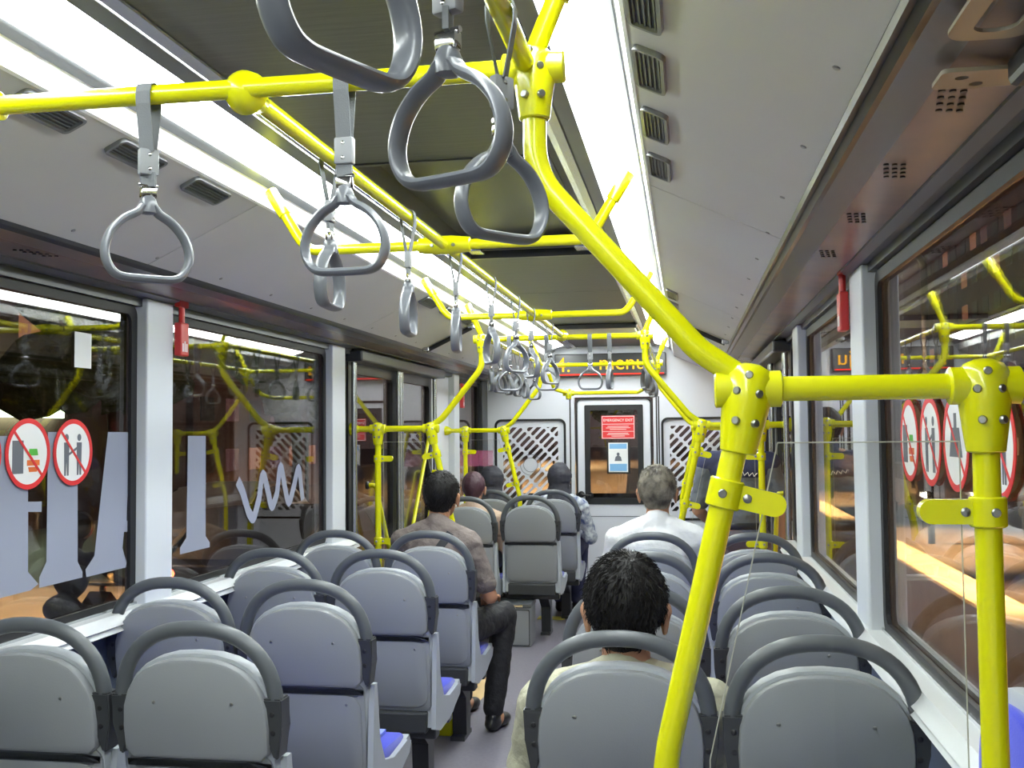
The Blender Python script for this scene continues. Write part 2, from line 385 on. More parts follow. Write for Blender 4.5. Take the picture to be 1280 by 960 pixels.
# sills: stepped white profile
for s, nmb in ((-1, 15), (1, 16)):
    sg = lambda x: x if s < 0 else 2*XC-x
    for a, b in ((YB, 5.42), (7.4, YF)):
        bm = NB(); prism(bm, [(sg(XL-.03), WB), (sg(XL+.06), WB), (sg(XL+.085), WB-.03), (sg(XL+.075), WB-.035), (sg(XL+.085), WB-.05), (sg(XL+.02), WB-.075), (sg(XL-.03), WB-.075)], b-a, 'xz', a)
        fin('trim_%d' % nmb, bm, M['sill'], kind='structure')
        bm = NB()
        for k in range(2): box(bm, *sorted((sg(XL+.002+k*.010), sg(XL+.007+k*.010))), a, b, WB-.002, WB+.012-.004*k)
        fin('trim_%d' % (nmb+2), bm, M['alu'], kind='structure')
# windows: (y0,y1) panes between posts
wn = 0
def window(y0, y1, s):
    global wn; wn += 1
    x = XL+.004 if s < 0 else XR-.004
    T = bpy.data.objects.new('window_%d' % wn, None); COL.objects.link(T); T['kind'] = 'structure'; T.location = (x, (y0+y1)/2, 0)
    hy = (y1-y0)/2; zt = .445
    sx = 1 if s < 0 else -1
    bm = NB(); ring_prism(bm, rrect(-hy, hy, WB, zt, .04), rrect(-hy+.035, hy-.035, WB+.028, zt-.035, .03), .012*sx, 'yz', -.004*sx); fin('gasket', bm, M['gasket'], T)
    bm = NB(); box(bm, *sorted((-.012*sx, -.006*sx)), -hy, hy, WB, zt); fin('pane', bm, M['glass'], T)
    return T
WL = [(YB+.1, .82), (1.0, 3.22), (3.40, 5.08)]; WR = [(YB+.1, .82), (1.0, 3.03), (3.24, 4.72)]
for a, b in WL: window(a, b, -1)
for a, b in WR: window(a, b, 1)
window(8.10, YF-.25, -1); window(7.6, YF-.1, 1); window(4.93, 5.42, 1)
def post(y0, y1, s, m=None, nmb=19):
    bm = NB(); x = (XL-.03, XL+.05) if s < 0 else (XR-.05, XR+.03)
    box(bm, *x, y0, y1, WB-.01, .468, .006); fin('trim_%d' % nmb, bm, m or M['white_post'], kind='structure')
for i, (a, b) in enumerate(((.82, 1.0), (3.22, 3.40), (5.08, 5.28), (7.92, 8.10))): post(a, b, -1, nmb=19+i)
for i, (a, b) in enumerate(((.82, 1.0), (3.03, 3.24), (4.72, 4.93), (7.4, 7.6))): post(a, b, 1, nmb=23+i)
post(YF-.25, YF, -1, M['trim_dark'], 27)
wallbox('wall_left', 7.35, 7.92, WB-.03, .47, -1, M['white_panel']); wallbox('wall_left', 5.28, 5.45, FL, .47, -1, M['black'])
# doors at the side: two folding leaves each, glass with black frames
def sidedoor(n, y0, y1, s):
    T = bpy.data.objects.new('door_%d' % n, None); COL.objects.link(T); T['kind'] = 'structure'; x = XL-.01 if s < 0 else XR+.01; T.location = (x, (y0+y1)/2, FL)
    ym = [y0-(y0+y1)/2, 0, y1-(y0+y1)/2]
    for k in range(2):
        a, b = ym[k]+.004, ym[k+1]-.004
        bm = NB(); ring_prism(bm, rrect(a, b, .02, 1.96, .05), rrect(a+.075, b-.075, .12, 1.84, .04), .035, 'yz', -.018); fin('leaf_frame', bm, M['black'], T)
        bm = NB(); box(bm, -.004, .002, a+.06, b-.06, .11, 1.85); fin('pane', bm, M['glass'], T)
    bm = NB(); sx = 1 if s < 0 else -1
    for yy in (ym[0]+.02, -.03, .03, ym[2]-.02): sweep(bm, [(sx*.045, yy, .05), (sx*.045, yy, 1.93)], .016, seg=10)
    fin('hinge_post', bm, M['alu'], T, True)
    for a, b in ((ym[0]+.13, -.35), (-.45, .30)) if False else ():
        pass
    return T
dl = sidedoor(1, 5.45, 7.35, -1); dr = sidedoor(2, 5.45, 7.35, 1)
for s in (-1, 1):
    wallbox('wall_left' if s < 0 else 'wall_right', 5.45, 7.35, .462, .51, s, M['black'], inn=.04)
    bm = NB(); box(bm, *((XL, XL+.10) if s < 0 else (XR-.10, XR)), 5.42, 7.4, .40, .462, .01)
    tag(fin('door_operator_cover', bm, M['trim_dark']), 'dark door mechanism cover above the %s side door' % ('left' if s < 0 else 'right'), 'cover')
# rear wall behind the eye
bm = NB(); box(bm, XL, XR, YB-.05, YB, FL, .84); fin('wall_back', bm, M['cove'], kind='structure')

# ---- front bulkhead
def bwall(x0, x1, z0, z1): box(bm, x0, x1, YF, YF+.05, z0, z1)
GR = ((-1.735, -1.075), (-.215, .445))       # gasket boxes of the two grilles
GZ = (-.80, .118)
bm = NB()
bwall(XL-.05, GR[0][0]+.02, FL, .84); bwall(GR[0][0]+.02, GR[0][1]-.02, FL, GZ[0]+.02); bwall(GR[0][0]+.02, GR[0][1]-.02, GZ[1]-.02, .84)
bwall(GR[0][1]-.02, -.995, FL, .84); bwall(-.995, -.285, .31, .84); bwall(-.285, GR[1][0]+.02, FL, .84)
bwall(GR[1][0]+.02, GR[1][1]-.02, FL, GZ[0]+.02); bwall(GR[1][0]+.02, GR[1][1]-.02, GZ[1]-.02, .84); bwall(GR[1][1]-.02, XR+.05, FL, .84)
fin('wall_front', bm, M['white_panel'], kind='structure')
def capsule(cx, cy, L, r, ang, n=5):
    out = []
    for sgn, a0 in ((1, -90), (-1, 90)):
        for k in range(n+1):
            a = math.radians(a0+180*k/n); out.append((sgn*(L/2-r)+r*math.cos(a), r*math.sin(a)))
    c, s_ = math.cos(ang), math.sin(ang); return [(cx+u*c-v*s_, cy+u*s_+v*c) for u, v in out]
for gi, (x0, x1) in enumerate(GR):
    cx = (x0+x1)/2; cz = sum(GZ)/2; hx = (x1-x0)/2; hz = (GZ[1]-GZ[0])/2
    T = thing('perforated_partition', 'white partition panel with slanted slots on the %s of the emergency exit door' % ('left' if gi == 0 else 'right'), 'partition', (cx, YF, cz))
    bm = NB(); ring_prism(bm, rrect(-hx, hx, -hz, hz, .06), rrect(-hx+.02, hx-.02, -hz+.02, hz-.02, .045), .014, 'xz', -.010); fin('gasket', bm, M['gasket'], T)
    holes = []; ang = math.radians(45); L_, r_, pu, pv = .127, .0158, .146, .0534
    ec = (.0, .04); er = .095
    ix, iz0, iz1 = hx-.075, -hz+.08, hz-.075
    def clip(poly, ax, lim, sg):
        out = []
        for k in range(len(poly)):
            p, q = poly[k-1], poly[k]; a, b = (p[ax]-lim)*sg, (q[ax]-lim)*sg
            if (a < 0) != (b < 0): t = a/(a-b); out.append((p[0]+(q[0]-p[0])*t, p[1]+(q[1]-p[1])*t))
            if b < 0: out.append(q)
        return out
    for i in range(-9, 10):
        for j in range(-16, 17):
            u = i*pu; v = j*pv; c, s_ = math.cos(ang), math.sin(ang); X_ = u*c-v*s_; Z_ = u*s_+v*c
            dx, dz = (L_/2-r_)*c, (L_/2-r_)*s_
            if min(math.hypot(X_-ec[0]+k*dx, Z_-ec[1]+k*dz) for k in (-1, 0, 1)) < er*.45: continue
            pl = capsule(X_, Z_, L_, r_, ang)
            for ax, lim, sg in ((0, ix, 1), (0, -ix, -1), (1, iz1, 1), (1, iz0, -1)):
                if pl: pl = clip(pl, ax, lim, sg)
            if len(pl) > 3:
                ar = abs(sum(pl[k-1][0]*pl[k][1]-pl[k][0]*pl[k-1][1] for k in range(len(pl))))/2
                if ar > 2e-4: holes.append(pl)
    holed('grille_plate', rrect(-hx+.018, hx-.018, -hz+.018, hz-.018, .045), holes, .006, M['white_panel'], T, facing(0, .012, 0, '-y'))
    bm = NB()
    for rr in (er, er-.03):
        sweep(bm, [(ec[0]+rr*math.cos(k*PI/16), .007, ec[1]+rr*math.sin(k*PI/16)) for k in range(32)], .0022, seg=6, closed=True)
    fin('emblem_ring', bm, M['grey_ink'], T, True)
# door in the bulkhead
T = bpy.data.objects.new('door_3', None); COL.objects.link(T); T['kind'] = 'structure'; T.location = (-.64, YF, FL)
bm = NB(); ring_prism(bm, rrect(-.345, .345, .01, 1.80, .05), rrect(-.328, .328, .02, 1.785, .04), .014, 'xz', -.012); fin('gasket', bm, M['gasket'], T)
bm = NB(); ring_prism(bm, rrect(-.33, .33, .02, 1.785, .04), rrect(-.262, .262, .845, 1.735, .01), .03, 'xz', .0); fin('leaf', bm, M['white_panel'], T)
bm = NB(); ring_prism(bm, rrect(-.265, .265, .84, 1.738, .012), rrect(-.215, .215, .90, 1.69, .02), .01, 'xz', -.008); fin('window_frame', bm, M['gasket'], T)
bm = NB(); box(bm, -.225, .225, .004, .009, .89, 1.70); fin('pane', bm, M['glass'], T)
bm = NB(); ring_prism(bm, rrect(-.255, .255, .10, .735, .01), rrect(-.249, .249, .106, .729, .008), .003, 'xz', -.003); fin('lower_panel', bm, M['grey_ink'], T)
bm = NB(); disc(bm, (-.30, 0, .93), (0, -1, 0), .03, .02); sweep(bm, fillet([(-.30, -.015, .93), (-.30, -.05, .93), (-.21, -.05, .92)], .02), .010, seg=10); disc(bm, (-.22, 0, .92), (0, -1, 0), .03, .03); fin('door_handle', bm, M['black'], T, True)
for x, k in ((-1.035, 28), (-.255, 29), (-.235, 30)):
    bm = NB(); box(bm, x-.006, x+.006, YF-.004, YF, FL, .31); fin('trim_%d' % k, bm, M['gasket'], kind='structure')
# red sign and poster on the door glass
T = thing('emergency_exit_sign', 'red EMERGENCY EXIT sign with white lettering on the door glass', 'sign', (-.60, YF-.012, .035))
bm = NB(); box(bm, -.15, .15, .0, .003, -.105, .105); fin('board', bm, M['red_sign'], T)
bm = NB(); ring_prism(bm, rrect(-.146, .146, -.101, .101, .004), rrect(-.141, .141, -.096, .096, .003), .001, 'xz', -.001)
box(bm, -.14, .14, -.001, 0, .026, .030); box(bm, -.14, .14, -.001, 0, -.040, -.037); fin('border', bm, M['white_ink'], T)
text('lettering', 'EMERGENCY EXIT', .033, M['white_ink'], T, facing(0, -.001, .062, '-y'))
text('lettering', 'IN CASE OF EMERGENCY\nOPEN THE DOOR\nTO EXIT', .018, M['white_ink'], T, facing(0, -.001, .012, '-y')) if False else None
bm = NB()
for k, (w, z) in enumerate(((.19, .008), (.22, -.006), (.15, -.020), (.18, -.054), (.20, -.066), (.12, -.080))): box(bm, -w/2, w/2, -.001, 0, z-.002, z+.002)
fin('small_print', bm, M['white_ink'], T)
T = thing('poster', 'small blue and white printed notice with a portrait on the door glass', 'poster', (-.60, YF-.012, -.235))
bm = NB(); box(bm, -.105, .105, .001, .004, -.15, .135); fin('backing', bm, M['black'], T)
bm = NB(); box(bm, -.09, .085, -.001, .001, -.135, .13); fin('sheet', bm, M['white_ink'], T)
for a, b in ((.075, .12), (-.125, -.06)): bm = NB(); box(bm, -.08, .075, -.002, -.001, a, b); fin('printed_band', bm, M['sky_paper'], T)
bm = NB(); prism(bm, [(-.035, -.035), (.03, -.035), (.022, .0), (.01, .012), (-.015, .012), (-.027, .0)], .001, 'xz', -.002); prism(bm, [(-.003+.013*math.cos(k*PI/6), .026+.016*math.sin(k*PI/6)) for k in range(12)], .001, 'xz', -.002); fin('portrait', bm, M['grey_ink'], T)
# LED display
T = thing('led_display', 'long display above the emergency exit door with glowing amber text', 'display', (-.66, YF-.06, .60))
bm = NB(); box(bm, -.50, .50, -.04, .055, -.10, .10, .008); fin('housing', bm, M['hatch'], T)
bm = NB(); box(bm, -.48, .48, -.044, -.040, -.094, -.082); fin('red_line', bm, M['led_r'], T)
text('lettering', '4:', .19, M['led_y'], T, facing(-.42, -.044, -.005, '-y'))
text('lettering', 'menuju', .19, M['led_y'], T, facing(.18, -.044, .01, '-y'))

# cabin beyond the bulkhead: floor, front
bm = NB(); box(bm, XL-.05, XR+.05, YF+.05, 11.6, FL-.06, FL); fin('floor', bm, M['black'], kind='structure')
bm = NB(); box(bm, XL-.05, XL, YF+.05, 11.6, FL, -.5); box(bm, XR, XR+.05, YF+.05, 11.6, FL, -.5); box(bm, XL, XR, YF+.05, 11.6, .84, .88); box(bm, XL, XR, 11.6, 11.65, FL, -.7); fin('wall_front', bm, M['trim_dark'], kind='structure')

# ------------------------------------------------------------------ grab rails
def joint(parent, p, ax, cross, r=.031, L=.10, up=.035, side=-1, m=None, scr=True):
    """clamp: tapered bulb around the post axis with a short sleeve on the crossing rail"""
    p = Vector(p); ax = Vector(ax).normalized(); cr = Vector(cross).normalized()
    bm = NB()
    lathe(bm, [(-up-.0, r*.35), (-up+.006, r*.75), (-up+.018, r), (.02, r), (L-.03, r*.86), (L-.002, r*.74), (L, r*.66)], p, ax, 22)
    lathe(bm, [(-.045, r*.66), (-.043, r*.76), (.043, r*.76), (.045, r*.66)], p, cr, 18)
    o = fin('joint_clamp', bm, m or M['yellow'], parent, True)
    if scr:
        v = Vector((0, -1, 0)); v = (v-ax*v.dot(ax)).normalized(); w = ax.cross(v)
        for h, a in ((.005, -.45), (.005, .5), (.045, -.5), (.045, .35), (-.018, .1)):
            bm = NB(); d = (v*math.cos(a)+w*math.sin(a)); q = p+ax*h+d*(r*(.96 if h > -.01 else .93)); disc(bm, q-d*.003, d, .0058, .0065, 10); fin('screw', bm, M['screw'], o, True)
    return o
def flange(parent, p, ax, r=.036):
    bm = NB(); lathe(bm, [(0, r), (.018, r), (.03, r*.85), (.05, r*.5), (.055, r*.45)], p, ax, 22); return fin('flange', bm, M['yellow'], parent, True)
def lug(parent, p, ax, d, L=.07, r=.0235):
    """panel clamp: collar on a post with a flat rounded tongue"""
    p = Vector(p); ax = Vector(ax).normalized(); d = Vector(d); d = (d-ax*d.dot(ax)).normalized(); n = ax.cross(d).normalized()
    bm = NB(); lathe(bm, [(-.020, r*.9), (-.018, r), (.018, r), (.020, r*.9)], p, ax, 20)
    pts = rrect(-.004, L+.012, -.016, .016, .0155, 6); mt = Matrix(((d.x, ax.x, n.x, p.x), (d.y, ax.y, n.y, p.y), (d.z, ax.z, n.z, p.z), (0, 0, 0, 1)))
    b2 = NB(); prism(b2, pts, .020, 'xy', -.010)
    b2.transform(mt); me = bpy.data.meshes.new('t'); b2.to_mesh(me); b2.free(); bm.from_mesh(me); bpy.data.meshes.remove(me)
    o = fin('panel_clamp', bm, M['yellow'], parent, True)
    q = Vector((0, -1, 0)); sgn = 1 if n.dot(q) > 0 else -1
    bm = NB(); disc(bm, p+d*.030+n*sgn*.009, n*sgn, .0062, .004, 10); fin('screw', bm, M['screw'], o, True)
    bm = NB(); disc(bm, p-d*.004+n*sgn*(r-.003), n*sgn, .0062, .005, 10); fin('screw', bm, M['screw'], o, True)
def ceiling_drop(parent, a, b, name='ceiling_stem', r=.0145):
    """short stem with a thicker sleeve near its ceiling end"""
    a = Vector(a); b = Vector(b); o = tube(name, [a, b], r, M['yellow'], parent)
    bm = NB(); d = (b-a); l = d.length; lathe(bm, [(l*.45, r*1.0), (l*.46, r*1.28), (l*.97, r*1.28), (l, r*1.1)], a, d, 18); fin('sleeve', bm, M['yellow'], o, True)

def rail_frame(y, name, label, zc=.52, slant=(.085, -.04), near=False, wz=.055, gz=-.43, low=FL, leanx=0.13):
    """cross bar with two drops that bend to the side walls, a slanted post and an upright post each side"""
    T = thing(name, label, 'grab rail', (XC, y, FL), 'yellow grab rail frames across the bus')
    o = Vector((XC, y, FL))
    def w(x, yy, z): return Vector((x, yy, z))-o
    tube('crossbar', [w(-1.05, y, zc), w(-.21, y, zc)], .0148, M['yellow'], T)
    for s in (-1, 1):
        g = lambda x: x if s > 0 else 2*XC-x
        ud = Vector((s, 0, 0))
        tube('side_rail', [w(g(-.205), y, zc+.01), w(g(-.205), y, zc-.155), w(g(.02), y, wz+.055), w(g(.10), y, wz), w(g(XR-.05), y, wz)], .0170, M['yellow'], T, 18, .12)
        joint(T, w(g(-.205), y, zc), (0, 0, -1), (1, 0, 0), r=.030, L=.075, up=.03)
        ceiling_drop(T, w(g(-.205), y, zc+.02), w(g(-.13), y-.02, .705))
        joint(T, w(g(.085), y, wz), (s*-.18, 0, -1), (1, 0, 0), r=.033, L=.088)
        sp0 = w(g(.085), y, wz); sp1 = w(g(-.035), y, -.45 if near else -.50); sp2 = w(g(-.05), y, low)
        tube('slanted_post', [sp0, sp1, sp2], .0172, M['yellow'], T, 18, .35)
        joint(T, w(g(.388), y, wz), (0, 0, -1), (1, 0, 0), r=.033, L=.088)
        tube('upright_post', [w(g(.388), y, wz), w(g(.388), y, low)], .0170, M['yellow'], T, 18)
        flange(T, w(g(XR-.001), y, wz), (-s, 0, 0))
        ax = (sp1-sp0).normalized(); q = sp0+ax*.145
        lug(T, q, ax, (s, 0, 0)); lug(T, w(g(.388), y, wz-.165), (0, 0, -1), (-s, 0, 0), L=.075)
        if not near: lug(T, sp0+ax*.42, ax, (s, 0, 0)); lug(T, w(g(.388), y, wz-.62), (0, 0, -1), (-s, 0, 0), L=.075)
        bm = NB(); lathe(bm, [(0, .034), (.008, .034), (.016, .02)], w(g(-.05), y, low), (0, 0, 1), 18); lathe(bm, [(0, .034), (.008, .034), (.016, .02)], w(g(.388), y, low), (0, 0, 1), 18); fin('foot_flange', bm, M['yellow'], T, True)
    return T
fA = rail_frame(1.43, 'grab_rail_frame', 'yellow grab rail frame nearest the camera with crossbar and slanted posts', near=True)
fD = rail_frame(5.50, 'grab_rail_frame', 'yellow grab rail frame beside the side doors, ahead of the grey-haired passenger', zc=.51, wz=.025)
fE = rail_frame(7.80, 'grab_rail_frame', 'yellow grab rail frame nearest the white partition, beyond the side doors', zc=.51, wz=.015)
# extra low crossbar of frame E
for z, nme in ((.30, 'lower_crossbar'),):
    tube(nme, [Vector((-.90, 8.0, z))-fE.location, Vector((-.36, 8.0, z))-fE.location], .0145, M['yellow'], fE)
    joint(fE, Vector((-.90, 8.0, z))-fE.location, (0, 0, -1), (1, 0, 0), r=.028, L=.05)
    tube('brace', [Vector((-1.03, 7.8, .45))-fE.location, Vector((-1.0, 7.9, .33))-fE.location, Vector((-.90, 8.0, .30))-fE.location], .0145, M['yellow'], fE, 12, .06)
    tube('brace', [Vector((-.25, 7.8, .45))-fE.location, Vector((-.29, 7.9, .33))-fE.location, Vector((-.36, 8.0, .30))-fE.location], .0145, M['yellow'], fE, 12, .06)
tube('low_rail', [Vector((-1.34, 7.8, -1.40))-fE.location, Vector((-1.80, 7.8, -1.38))-fE.location], .0135, M['yellow'], fE)
# plain crossbars B and C with ends rising to the ceiling
for y, lb in ((2.75, 'yellow overhead crossbar under the dark roof hatch, ends rising to the light strips'), (4.50, 'yellow overhead crossbar past the roof hatch, ends rising to the light strips')):
    T = thing('overhead_crossbar', lb, 'grab rail', (XC, y, .52), 'yellow overhead crossbars'); 
    tube('crossbar', [(-.50, 0, .16), (-.42, 0, .03), (-.39, 0, 0), (.39, 0, 0), (.42, 0, .03), (.50, 0, .16)], .0145, M['yellow'], T, 16, .06)
    for s in (-1, 1):
        bm = NB(); lathe(bm, [(0, .015), (.002, .0185), (.085, .0185), (.088, .016)], (s*.465, 0, .103), (s*.5, 0, .8), 18); fin('ceiling_sleeve', bm, M['yellow'], T, True)
# overhead rails along the bus
def long_rail(x, y0, y1, label, joints=()):
    T = thing('overhead_handrail', label, 'handrail', (x, y0, .52), 'yellow overhead handrails along the bus')
    tube('rail', [(0, 0, 0), (0, y1-y0, 0)], .0145, M['yellow'], T)
    for yj in joints:
        bm = NB(); lathe(bm, [(-.075, .016), (-.072, .021), (-.02, .026), (.02, .026), (.072, .021), (.075, .016)], (0, yj-y0, 0), (1, 0, 0), 20); fin('joint_clamp', bm, M['yellow'], T, True)
        for dx in (-.03, .03): bm = NB(); disc(bm, (dx, yj-y0-.024, -.004), (0, -1, 0), .005, .005, 8); fin('screw', bm, M['screw'], T, True)
    return T
cr = long_rail(XC, 1.445, 5.49, 'yellow overhead handrail down the middle of the aisle ceiling', (2.75, 4.50))
bm = NB(); lathe(bm, [(-.031, .004), (-.027, .018), (-.012, .030), (.006, .034), (.016, .028), (.05, .018)], (0, 0, 0), (0, 1, 0), 24); fin('ball_clamp', bm, M['yellow'], cr, True)
bm = NB(); lathe(bm, [(-.05, .018), (-.016, .028), (.006, .033), (.025, .02), (.03, .004)], (0, 4.045, 0), (0, 1, 0), 24); fin('ball_clamp', bm, M['yellow'], cr, True)
long_rail(-.215, -.9, 1.40, 'yellow overhead handrail above the right-hand seats, running back past the camera')
long_rail(-1.085, -.9, 1.40, 'yellow overhead handrail above the left-hand seats, running back past the camera')
long_rail(-1.085, 5.53, 7.77, 'yellow overhead handrail beside the left side door')
long_rail(-.215, 5.53, 7.77, 'yellow overhead handrail beside the right side door')
# grab poles on the folding doors
for i, (p, q, s) in enumerate((((5.75, -.30), (6.20, -.95), 'near leaf of the left door'), ((7.05, .02), (6.35, -.90), 'far leaf of the left door, upper'), ((7.25, -.28), (6.72, -.95), 'far leaf of the left door, lower'))):
    T = thing('door_grab_rail', 'slanting yellow grab rail on the '+s, 'grab rail', (XL+.07, p[0], p[1]), 'slanting rails on the left door')
    tube('rail', [(-.045, 0, .0), (0, 0, 0), (0, q[0]-p[0], q[1]-p[1]), (-.045, q[0]-p[0], q[1]-p[1])], .013, M['yellow'], T, 12, .03)
    for d in ((0, 0), (q[0]-p[0], q[1]-p[1])):
        bm = NB(); lathe(bm, [(0, .024), (.01, .024), (.018, .013)], (-.055, d[0], d[1]), (1, 0, 0), 14); fin('end_flange', bm, M['black'], T, True)
T = thing('door_grab_rail', 'slanting yellow grab rail on the right door behind the standing man', 'grab rail', (XR-.06, 5.80, -.35))
tube('rail', [(.045, 0, .0), (0, 0, 0), (0, .35, -.60), (.045, .35, -.60)], .013, M['yellow'], T, 12, .03)
for d in ((0, 0), (.35, -.60)):
    bm = NB(); lathe(bm, [(0, .024), (.01, .024), (.018, .013)], (.05, d[0], d[1]), (-1, 0, 0), 14); fin('end_flange', bm, M['black'], T, True)

# clear partition panels between slanted and upright posts
def plexi(y, s, label, wz=.055, gz=-1.2):
    g = lambda x: x if s > 0 else 2*XC-x
    zt = wz-.073
    def sx(z): return .085-.24*(wz-z) if z > wz-.5 else -.035
    pts = [(g(sx(zt)+.055), zt), (g(.355), zt), (g(.355), gz), (g(sx(gz)+.06), gz), (g(sx(wz-.5)+.06), wz-.5)]
    T = thing('clear_partition', label, 'partition', (g(.2), y, gz), 'clear partition panels')
    bm = NB(); prism(bm, [(a-g(.2), b-gz) for a, b in pts], .005, 'xz', -.0025); fin('panel', bm, M['plexi'], T)
    bm = NB()
    for k in range(len(pts)):
        a, b = pts[k], pts[(k+1) % len(pts)]; sweep(bm, [Vector((a[0]-g(.2), 0, a[1]-gz)), Vector((b[0]-g(.2), 0, b[1]-gz))], .0010, seg=6)
    fin('polished_edge', bm, mat('acrylic_edge_'+label[:5]+str(y), (.45, .45, .38), .2), T)
plexi(1.43, 1, 'clear acrylic partition between the two big yellow posts in front')
plexi(1.43, -1, 'clear acrylic partition at the left beside the nearest seats')
plexi(5.50, 1, 'clear acrylic partition beside the standing man', .025); plexi(5.50, -1, 'clear acrylic partition at the near side of the left door', .025)
plexi(7.80, 1, 'clear acrylic partition at the far side of the right door', .015); plexi(7.80, -1, 'clear acrylic partition at the far side of the left door', .015)

# ------------------------------------------------------------------ strap handles
def ring_path():
    half = [(0.0075, -.004), (.016, -.014), (.036, -.026), (.054, -.046), (.0625, -.070), (.061, -.090), (.052, -.106), (.040, -.113), (.02, -.1145)]
    pts = [(x, z) for x, z in half]+[(-x, z) for x, z in half[::-1]]
    P = [Vector((x, 0, z)) for x, z in pts]
    # smooth by Catmull-Rom
    out = []; n = len(P)
    for i in range(n):
        p0, p1, p2, p3 = P[i-1], P[i], P[(i+1) % n], P[(i+2) % n]
        for k in range(3):
            t = k/3; out.append(.5*((2*p1)+(-p0+p2)*t+(2*p0-5*p1+4*p2-p3)*t*t+(-p0+3*p1-3*p2+p3)*t**3))
    return out
def make_strap():
    """origin on the rail axis; webbing is wide along local x; the rail runs along local x"""
    T = thing('strap_handle', 'x', 'strap handle')
    zr = -.168
    bm = NB(); sweep(bm, ring_path(), .0062, .0125, seg=12, closed=True, up=(0, 1, 0))
    for v in bm.verts: v.co.z += zr
    lathe(bm, [(-.014, .006), (-.012, .013), (.002, .014), (.012, .010), (.014, .008)], (0, 0, zr-.002), (0, 0, 1), 14)
    fin('ring', bm, M['ring'], T, True)
    bm = NB(); box(bm, -.0125, .0125, -.0065, .0065, zr+.008, zr+.026, .003); sweep(bm, [(-.0145, 0, zr+.027), (.0145, 0, zr+.027)], .0032, seg=8); fin('chrome_clasp', bm, M['chrome'], T, True)
    bm = NB(); box(bm, -.0115, .0115, -.003, .003, zr+.026, zr+.048); w = .0115
    # loop over the rail: two bands
    for s in (-1, 1):
        path = [(s*.003, -.088), (s*.016, -.018), (s*.0165, 0), (s*.0125, .0125), (0, .0172)]
        for (a, b), (c, d) in zip(path, path[1:]):
            v = [bm.verts.new(q) for q in ((-w, a, b), (w, a, b), (w, c, d), (-w, c, d), (-w, a+s*.002, b), (w, a+s*.002, b), (w, c+s*.002, d+.001), (-w, c+s*.002, d+.001))]
            for f in ((0, 1, 2, 3), (7, 6, 5, 4), (0, 4, 5, 1), (1, 5, 6, 2), (2, 6, 7, 3), (3, 7, 4, 0)): bm.faces.new([v[i] for i in f])
    fin('webbing', bm, M['webbing'], T)
    bm = NB(); box(bm, -.0145, .0145, -.0075, .0075, -.124, -.084, .003); sl = fin('sleeve', bm, M['sleeve'], T, True)
    for z in (-.093, -.115):
        for s in (-1, 1): bm = NB(); disc(bm, (0, s*.0072, z), (0, s, 0), .0028, .0015, 8); fin('rivet', bm, M['chrome'], sl, True)
    return T
def copy_tree(o, parent=None):
    c = o.copy(); COL.objects.link(c); c.parent = parent
    for ch in o.children: copy_tree(ch, c)
    return c
S0 = make_strap(); S0used = [False]
def strap(x, y, rz, label, twist=0, group='grey strap handles'):
    global S0
    T = S0 if not S0used[0] else copy_tree(S0)
    T.location = (x, y, .52 if y < 5.4 or abs(x-XC) > .3 else .51); T.rotation_euler = (0, 0, rz); T['label'] = label; T['category'] = 'strap handle'; T['group'] = group
    for ch in T.children:
        if ch.name.startswith(('ring', 'chrome', 'sleeve')): ch.rotation_euler = (0, 0, twist)
    if not S0used[0]: S0used[0] = True
    return T
H = PI/2
strap(-.80, 1.43, 0, 'grey strap handle turned half sideways at the left end of the near crossbar', .80)
strap(-.488, 1.43, 0, 'grey strap handle facing the camera, on the middle of the near crossbar', -.06)
strap(-.215, .63, H, 'dark grey strap handle cut off by the top edge, nearest the camera', -H+1.12)
strap(-.215, .93, H, 'big dark grey strap handle hanging wide open at the top centre', -H-.42)
strap(-.215, 1.22, H, 'dark grey strap handle turned sideways beside the thick yellow corner joint', -.72)
cl = ['behind the near crossbar ring, edge on', 'first ahead of the near crossbar, edge on', 'just past the hatch crossbar, seen edge on', 'second past the hatch crossbar', 'third past the hatch crossbar', 'nearest the far crossbar', 'last before the side doors']
for i, (y, tw) in enumerate(((1.82, .05), (2.37, .1), (2.89, .15), (3.44, .5), (3.96, -.55), (4.36, .6), (4.98, -.5))):
    strap(XC, y, H, 'grey strap on the middle handrail, '+cl[i], tw)
for i, (x, tw, nmz) in enumerate(((-.94, .4, 'at the left end'), (-.735, -.2, 'left of centre'), (-.50, 0, 'right of centre facing the camera'), (-.395, H-.1, 'at the right end seen edge on'))):
    strap(x, 5.50, 0, 'grey strap handle on the crossbar beside the doors, '+nmz, tw)
od = ['first', 'second', 'third', 'fourth', 'fifth', 'sixth']
for i, (y, tw) in enumerate(((5.72, .3), (6.0, -.4), (6.32, .5), (6.65, -.2), (7.0, .4), (7.4, .9))): strap(-1.085, y, H, 'grey strap handle in the row beside the left door, %s from the camera' % od[i], tw)
for i, (y, tw) in enumerate(((5.72, .3), (6.0, -.3), (6.4, .4), (6.8, -.2), (7.2, .4))): strap(-.215, y, H, 'grey strap handle in the row beside the right door, %s from the camera' % od[i], tw)

